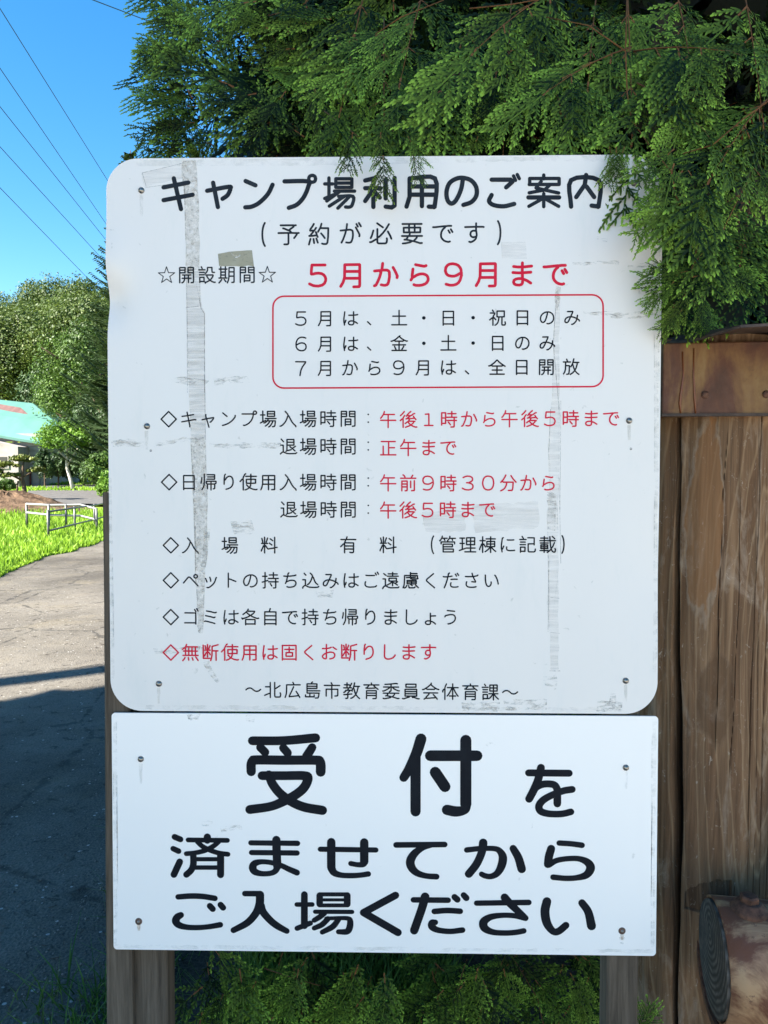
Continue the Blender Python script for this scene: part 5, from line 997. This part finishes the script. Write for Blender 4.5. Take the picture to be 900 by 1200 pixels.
def trunk_mesh(h, r, seed, mat, n=7, spread=0.3):
    rr = random.Random(seed); mb = MB(); top = (rr.uniform(-.2, .2) * h * .1, rr.uniform(-.1, .1) * h * .1, h); mb.tube([(0, 0, -0.3), (top[0] * .3, top[1] * .5, h * .45), top], [r, r * .7, r * .3], 8)
    for i in range(n):
        z = h * rr.uniform(.35, .85); a = rr.uniform(0, 6.28); l = h * spread * rr.uniform(.6, 1.1); mb.tube([(top[0] * z / h, top[1] * z / h, z), (l * .5 * math.cos(a), l * .5 * math.sin(a), z + l * .35), (l * math.cos(a), l * math.sin(a), z + l * .6)], [r * .4, r * .28, r * .1], 6)
    return mb.mesh('trunk', mat, True)
def tree(name, px, Y, tm, cm, ch, sx=1, sz=1, rot=0, label='', cat='tree', group=None, dx=0):
    p = tg(px, Y); z = terr(p.x, Y); r = empty(name, (p.x + dx, Y, z), (0, 0, rot)); r.scale = (sx, sx, sz); tag(r, label, cat, group)
    if tm: link('trunk', tm, r)
    link('crown', cm, r, (0, 0, ch)); return r
# hillside wood: each tree its own
HC = [mesh_np('crown', *crown_arrays(300 + i, 3.6, 3.6, 4.6, 12000, 0.105, 26)[:2], M['olive'], crown_arrays(300 + i, 3.6, 3.6, 4.6, 12000, 0.105, 26)[2]) for i in range(3)]
HT = trunk_mesh(9, 0.22, 1, M['bark'], 8, .3); rr = random.Random(17)
HG = 'olive green trees of the wooded hillside'
for i in range(34):
    row = i // 9; Y = 60 + row * 9 + rr.uniform(-2.5, 2.5); px = -30 + (i % 9) * 26 + rr.uniform(-8, 8) + (13 if row % 2 else 0); p = tg(px, Y); s = rr.uniform(.85, 1.15)
    tree('hillside_tree', px, Y, HT, HC[i % 3], 8.5, s * 1.05, s * rr.uniform(.9, 1.1), rr.uniform(0, 6), 'olive green tree of the wooded hillside beyond the house', 'tree', HG)
# far hill ground behind the wood carries the row at the skyline
BC = crown_arrays(401, 3.4, 3.2, 5.6, 22000, 0.085, 34, 0.33); BCm = mesh_np('crown', BC[0], BC[1], M['broad'], BC[2])
tree('broadleaf_tree', 97, 48, trunk_mesh(8, 0.25, 5, M['bark'], 9, .3), BCm, 6.2, 1, 1, 0, 'tall bright broadleaf tree between the teal-roofed house and the spruce')
BC = crown_arrays(402, 3.0, 3.0, 3.6, 11000, 0.095, 24); BDm = mesh_np('crown', BC[0], BC[1], M['dark'], BC[2])
tree('broadleaf_tree', 68, 53, trunk_mesh(6, 0.22, 6, M['bark']), BDm, 4.2, 1, 1.15, 0, 'dark leafy tree right behind the ridge end of the teal roof')
tree('broadleaf_tree', 118, 44, trunk_mesh(5, 0.2, 7, M['bark']), BDm, 2.9, .72, 1.0, 2, 'dark dense tree low behind the pale-trunked small tree')
# spruce whose top shows above the board corner
def spruce_mesh(H, Rb, seed):
    rr = np.random.RandomState(seed); V = []; F = []; A = []
    nb = 0; z = H * 0.10
    while z < H - 0.25:
        f = 1 - z / H; L0 = Rb * f ** 0.85 + 0.12; n = int(9 + 9 * f)
        for k in range(n):
            a = rr.uniform(0, 6.283); L = L0 * rr.uniform(.7, 1.12); d = np.array([math.cos(a), math.sin(a)]); m = max(6, int(L / 0.075))
            for j in range(m):
                g = (j + 1) / m; r = L * g; zz = z - 0.20 * L * math.sin(g * 2.4) + 0.22 * L * g * g; w = (0.46 * (1 - g * .72)) * (0.35 + .65 * f) + .09
                for s in (-1, 1):
                    e = rr.uniform(.6, 1.2) * w; b = len(V); px_, py_ = d * r; sx_, sy_ = -d[1] * s, d[0] * s
                    V += [(px_ - d[0]*.05, py_ - d[1]*.05, zz), (px_ + d[0]*.09, py_ + d[1]*.09, zz), (px_ + sx_*e + d[0]*e*.7, py_ + sy_*e + d[1]*e*.7, zz - e*.45 + rr.uniform(-.03,.03)), (px_ + sx_*e*.7 + d[0]*e*.3, py_ + sy_*e*.7 + d[1]*e*.3, zz - e*.25)]
                    F.append((b, b+1, b+2, b+3)); A += [.2, .3, .8 + rr.uniform(-.3,.3), .6]
        z += 0.20 + 0.22 * f
    return mesh_np('crown', np.array(V), np.array(F), M['spruce'], np.array(A))
p = tg(160, 38); sp_ = empty('spruce_tree', (p.x, 38, terr(p.x, 38))); tag(sp_, 'tall pointed spruce tree rising behind the left edge of the board', 'tree')
MB().tube([(0, 0, -.2), (0, 0, 8), (0, 0, 16.4)], [.24, .14, .02], 8).build('trunk', M['bark'], sp_, True); link('crown', spruce_mesh(16.5, 4.0, 3), sp_)
# small pale-trunked tree
p = tg(86, 37); st = empty('small_tree', (p.x, 37, terr(p.x, 37))); tag(st, 'small bright green tree with a slanting pale trunk beside the path', 'tree')
MB().tube([(0, 0, -.1), (-.16, 0, .6), (-.32, 0, 1.2), (-.30, 0, 1.9), (-.2, 0, 2.6)], [.10, .085, .075, .05, .03], 8).tube([(-.32, 0, 1.2), (.1, 0, 1.9), (.5, .1, 2.5)], [.05, .035, .02], 6).tube([(-.3, 0, 1.5), (-.8, 0, 2.1), (-1.1, .1, 2.5)], [.045, .03, .015], 6).build('trunk', M['palebark'], st, True)
BC = crown_arrays(410, 1.55, 1.3, 1.15, 5200, 0.065, 18, .36); link('crown', mesh_np('crown', BC[0], BC[1], M['bright'], BC[2]), st, (-.15, 0, 2.65))
# clipped dome of thuja, hedge shrubs, yellow-green bush, round shrub
def bush(px, Y, rx, rz, mat, label, n=3000, leaf=.07, seed=1, cat='shrub', lob=26, lr=.3, zc=.95):
    v, f, a = crown_arrays(seed, rx, rx * .9, rz, n, leaf, lob, lr); v[:, 2] = np.maximum(v[:, 2], -rz * .98); p = tg(px, Y); r = empty('shrub', (p.x, Y, terr(p.x, Y))); tag(r, label, cat)
    MB().tube([(0, 0, -.1), (0, 0, rz)], [.05, .03], 6).build('stem', M['bark'], r); link('foliage', mesh_np('foliage', v, f, mat, a), r, (0, 0, rz * zc)); return r
bush(52, 41, .68, 1.35, M['dark'], 'clipped dome-shaped dark evergreen shrub in front of the house wall', 4500, .06, 51, zc=.9)
bush(68, 42.5, .85, 1.15, M['dark'], 'loose dark shrub right behind the clipped dome', 3000, .08, 52)
bush(117, 31, .95, 1.15, M['broad'], 'rounded leafy bush beside the board edge under the spruce', 4500, .06, 53)
bush(124, 27, .45, .75, M['bright'], 'low yellow-green bush next to the top end of the side board', 1800, .05, 54)
bush(3, 33, .60, .50, M['broad'], 'small round green shrub at the left edge above the earth mound', 2200, .05, 55)
bush(98, 43, 1.3, 1.0, M['dark'], 'long dark hedge shrub behind the pale-trunked tree', 3600, .09, 56)
# pruned pine
p = tg(27, 28.5); pn = empty('pine_tree', (p.x, 28.5, terr(p.x, 28.5))); tag(pn, 'pruned garden pine with flat olive pads and a dark bent trunk at the left', 'tree')
MB().tube([(0, 0, -.1), (.03, 0, .5), (-.05, 0, .95), (.02, 0, 1.5)], [.11, .085, .06, .03], 8).tube([(0, 0, .8), (-.5, 0, 1.05), (-1.0, 0, 1.15)], [.05, .035, .02], 6).tube([(0, 0, .95), (.35, 0, 1.15)], [.03, .015], 6).tube([(-.05, 0, .1), (-.25, 0, .45), (-.2, 0, .8)], [.05, .04, .03], 6).build('trunk', M['bark'], pn, True)
for k, (x, z, rx, rz) in enumerate(((0, 1.62, .55, .20), (-.62, 1.42, .62, .22), (-1.15, 1.12, .5, .2), (.42, 1.22, .42, .15), (-.45, 1.02, .45, .14), (-1.5, 1.5, .5, .2))):
    v, f, a = crown_arrays(60 + k, rx, rx * .8, rz, 900, .05, 10, .4); link('foliage_pad', mesh_np('foliage_pad', v, f, M['pine'], a), pn, (x, 0, z))

# ================================================================== HOUSE WITH TEAL ROOF
t = NT('teal_roof_sheet', 0.45, 0.4); n = t.noise(t.co('Object', (1, .3, .3)), .8, 5, .6); t.col(t.mix(t.ramp(n, [(.35, 0.), (.7, 1.)]), (0.075, 0.18, 0.145), (0.10, 0.225, 0.185))); M['teal'] = t.m
t = NT('rusted_roof_stripe', 0.7, 0.3); n = t.noise(t.co('Object', (1, .3, .3)), 2.5, 5, .6); t.col(t.ramp(n, [(.35, (0.09, 0.045, 0.04)), (.7, (0.16, 0.09, 0.08))])); M['roofrust'] = t.m
t = NT('white_siding', 0.6, 0.3); n = t.noise(t.co('Object'), 1.5, 4); t.col(t.ramp(n, [(.3, (0.22, 0.19, 0.175)), (.7, (0.36, 0.33, 0.31))])); M['siding'] = t.m
t = NT('brick_red_wall', 0.8, 0.2); n = t.noise(t.co('Object'), 4, 4); t.col(t.ramp(n, [(.3, (0.12, 0.035, 0.03)), (.7, (0.22, 0.08, 0.06))])); M['redwall'] = t.m
t = NT('window_glass_dark', 0.1, 0.6); t.col((0.03, 0.035, 0.04)); M['glass'] = t.m
hz = terr(-20, 44); house = empty('house', (0, 0, 0)); house.location = (-24, 46, hz); tag(house, 'white-walled house with a teal gambrel roof at the left edge of the photo', 'house')
def H(px, py, Y): q = at(px, py, Y); return (q.x + 24, q.y - 46, q.z - hz)
A = H(-60, 462, 47.5); B = H(38, 472.5, 48); Cc = H(67, 496.5, 45.3); D = H(50, 518.5, 43); C1 = H(21, 490, 45.0); C0 = H(-60, 477, 45.0); E1 = H(20, 514, 43); E0 = H(-60, 500, 43); Bk = (Cc[0] - .3, Cc[1] + 6, Cc[2]); Db = (D[0], D[1] + 9.6, D[2]); Ab = (A[0], A[1] + .4, A[2]); Eb = (E0[0], E0[1] + 9.6, D[2])
def slab(name, polys, mat, th=.12, parent=house):
    mb = MB()
    for P in polys:
        n = len(P); nn = (Vector(P[1]) - Vector(P[0])).cross(Vector(P[2]) - Vector(P[0])).normalized()
        if nn.z < 0: nn = -nn
        mb.add([Vector(q) for q in P] + [Vector(q) - nn * th for q in P], [tuple(range(n)), tuple(range(2*n-1, n-1, -1))] + [(i, i+n, (i+1)%n+n, (i+1)%n) for i in range(n)])
    return mb.build(name, mat, parent)
roof = slab('roof', [(A, B, Cc, C1, C0), (C0, C1, Cc, D, E1, E0), (B, Bk, Cc), (Cc, Bk, Db, D), (Ab, B, Bk), (Ab, Bk, Db, Eb)], M['teal'])
def off(q, d=.06): return (q[0], q[1] - d, q[2] + d)
sr = slab('rust_stripe', [(off(H(-10, 473, 46.8)), off(H(25, 479, 46.6)), off(H(41, 493.5, 45.5)), off(H(30, 492, 45.4)), off(H(12, 484, 45.9)), off(H(-10, 479, 46.1)))], M['roofrust'], .03); sr.parent = roof
tag(sr, 'rust-brown stripe on the upper roof slope')
# walls
wx1 = D[0] - .35; MB().box((-14, D[1] + .5, -.3), (wx1, D[1] + 8.8, D[2] - .02)).build('wall', M['siding'], house)
mb = MB(); zb = 0.75
for i in range(9): z = zb + i * .25; mb.box((-14, D[1] + .42, z), (wx1 + .06, D[1] + .50, z + .21))
tag(mb.build('siding_board', M['siding'], house), kind='stuff')
MB().box((-14, D[1] + .38, -.3), (wx1 - .55, D[1] + .47, .72)).build('lower_wall', M['redwall'], house)
w = MB().box((wx1 - .42, D[1] + .36, -.1), (wx1 - .08, D[1] + .43, 1.0)).build('door', M['siding'], house)
# front bay with its own gable
mb = MB(); y0 = D[1] - .9; xb = H(20, 530, 42)[0]
mb.v = [(-9, y0, -.2), (xb, y0, -.2), (xb, y0, D[2] - .25), (-9, y0, D[2] + 2.6), (-9, D[1] + .5, -.2), (xb, D[1] + .5, -.2), (xb, D[1] + .5, D[2] - .25), (-9, D[1] + .5, D[2] + 2.6)]
mb.f = [(0,1,2,3), (1,5,6,2), (2,6,7,3), (4,7,6,5)]; mb.build('gable_wall', M['siding'], house)
wdw = MB().box((xb - 1.3, y0 - .06, 1.0), (xb - .5, y0 + .0, 1.7)).build('window', M['siding'], house); MB().box((xb - 1.22, y0 - .075, 1.07), (xb - .58, y0 - .05, 1.63)).build('pane', M['glass'], wdw)

# ================================================================== PIPE RAILING, WIRES
t = NT('galvanised_pipe', 0.4, 0.5, 0.2); n = t.noise(t.co('Object'), 9, 4); t.col(t.ramp(n, [(.35, (0.06, 0.06, 0.06)), (.7, (0.14, 0.135, 0.13))])); M['galv'] = t.m
t = NT('white_pipe', 0.4, 0.4); t.col((0.26, 0.255, 0.245)); M['wpipe'] = t.m
fr = empty('pipe_railing', tuple(gnd(57, 634))); tag(fr, 'low pipe railing with white back rails standing in the sunlit grass', 'railing'); o0 = fr.location.copy()
Q = [gnd(57, 634), gnd(88, 624.5), gnd(111, 617.5), gnd(130, 611)]; Hh = [0.585, 0.56, 0.53, 0.52]
for i, q in enumerate(Q): MB().tube([q - o0 - Vector((0, 0, .1)), q - o0 + Vector((0, 0, Hh[i] + .03))], .026, 8).build('post', M['galv'], fr, True)
for k in (1.0, .36): MB().tube([q - o0 + Vector((.04, 0, Hh[i] * k)) for i, q in enumerate(Q)], .02, 8).build('rail', M['galv'], fr, True)
Wt = [at(31, 590.5, 18.2), at(57, 592, 17.6), at(94, 591.5, 18.0), at(113, 596.5, 17.4)]; Wb = [at(31, 600.5, 18.2), at(57, 603.5, 17.6), at(94, 604.5, 18.0), at(113, 609, 17.4)]
for L in (Wt, Wb): tag(MB().tube([q - o0 for q in L], .026, 8).build('rail', M['wpipe'], fr, True), 'thick white back rail')
for q, b in zip((Wt[0], Wt[1], at(77, 592, 17.8), Wt[3]), range(4)): MB().tube([Vector((q.x, q.y, -.1)) - o0, q - o0 + Vector((0, 0, .02))], .028, 8).build('post', M['galv'], fr, True)

t = NT('cable', 0.6, 0.3); t.col((0.03, 0.035, 0.045)); M['cable'] = t.m
WL = [((0,10),(122,205),11.5,'top power line of the group, starting at the top left corner'), ((0,80),(120,256),11.0,'second power line from the top, crossing the blue sky'), ((0,125),(120,276),10.4,'third power line from the top, close under the second'),
      ((0,172),(112,295),9.8,'fourth power line from the top, the thin faint one'), ((0,220),(93,316),9.2,'lowest power line, ending at the spruce branches')]
for a, b, h, lab in WL:
    def hp(px, py): r = ray(px, py); k = (h - CAM_H) / r.z; return Vector((0, 0, CAM_H)) + r * k
    p0, p1 = hp(*a), hp(*b); d = p1 - p0; pts = []
    for i in range(33):
        s = -1.5 + i / 32 * 3.6; q = p0 + d * s; q.z -= 0.0; pts.append(q)
    tag(MB().tube(pts, .0095, 6).build('power_line', M['cable'], None, True), lab, 'power line', 'power lines over the road')
p0, p1 = at(96, -5, 16), at(172, 24, 18); tag(MB().tube([p0 + (p1 - p0) * k for k in (-4, -2, 0, .5, 1, 1.6)], .010, 6).build('power_line', M['cable'], None, True), 'short power line at the top, running into the thuja foliage', 'power line')

# ================================================================== OUT OF FRAME: what shades the board and the near road
sh = Vector((SDIR.x, SDIR.y, 0)).normalized(); lat = Vector((-sh.y, sh.x, 0))
SCm = crown_arrays(500, 2.3, 2.3, 5.6, 17000, 0.25, 44, .46); SCm = mesh_np('crown', SCm[0], SCm[1], M['broad'], SCm[2]); STm = trunk_mesh(9, .25, 9, M['bark'])
for i, (l, k, s) in enumerate(((-3.15, 7.0, 1), (-2.0, 6.8, 1.0), (-2.7, 10.6, 1.1), (-1.9, 10.4, 1.1))):
    q = sh * k + lat * l; r = empty('roadside_tree', (q.x, q.y, 0), (0, 0, i * 1.3)); r.scale = (s, s, s); tag(r, ['nearest of the leafy roadside trees left of the camera, next to the road edge', 'second leafy roadside tree, closest behind the camera', 'far back roadside tree standing beside the utility pole', 'far back roadside tree farthest behind the camera'][i], 'tree', 'roadside trees out of the frame'); link('trunk', STm, r); link('crown', SCm, r, (0, 0, 6.9))
# unseen pale sheet added behind the camera to bounce sunlight onto the board
t = NT('bounce_sheet_pale', 0.9, 0.2); n = t.noise(t.co('Object'), 30, 5, .7); t.col(t.ramp(n, [(.3, (0.30, 0.28, 0.25)), (.7, (0.44, 0.415, 0.37))]))
mb = MB(); mb.v = [(-0.9, 0.35, .012), (2.2, 1.0, .012), (30, 1.0, .012), (30, -40, .012), (-18, -40, .012), (-6, -3, .012)]; mb.f = [(0, 5, 4, 3, 2, 1)]; tag(mb.build('bounce_sheet', t.m), kind='structure')
q = gnd(60, 793) + sh * 9.0; r = empty('utility_pole', (q.x, q.y, 0)); tag(r, 'concrete utility pole out of the frame to the left', 'utility pole'); t = NT('concrete', .8, .2); t.col((.4, .39, .37))
MB().tube([(0, 0, -.3), (0, 0, 11.6)], [.17, .11], 16).build('pole', t.m, r, True)
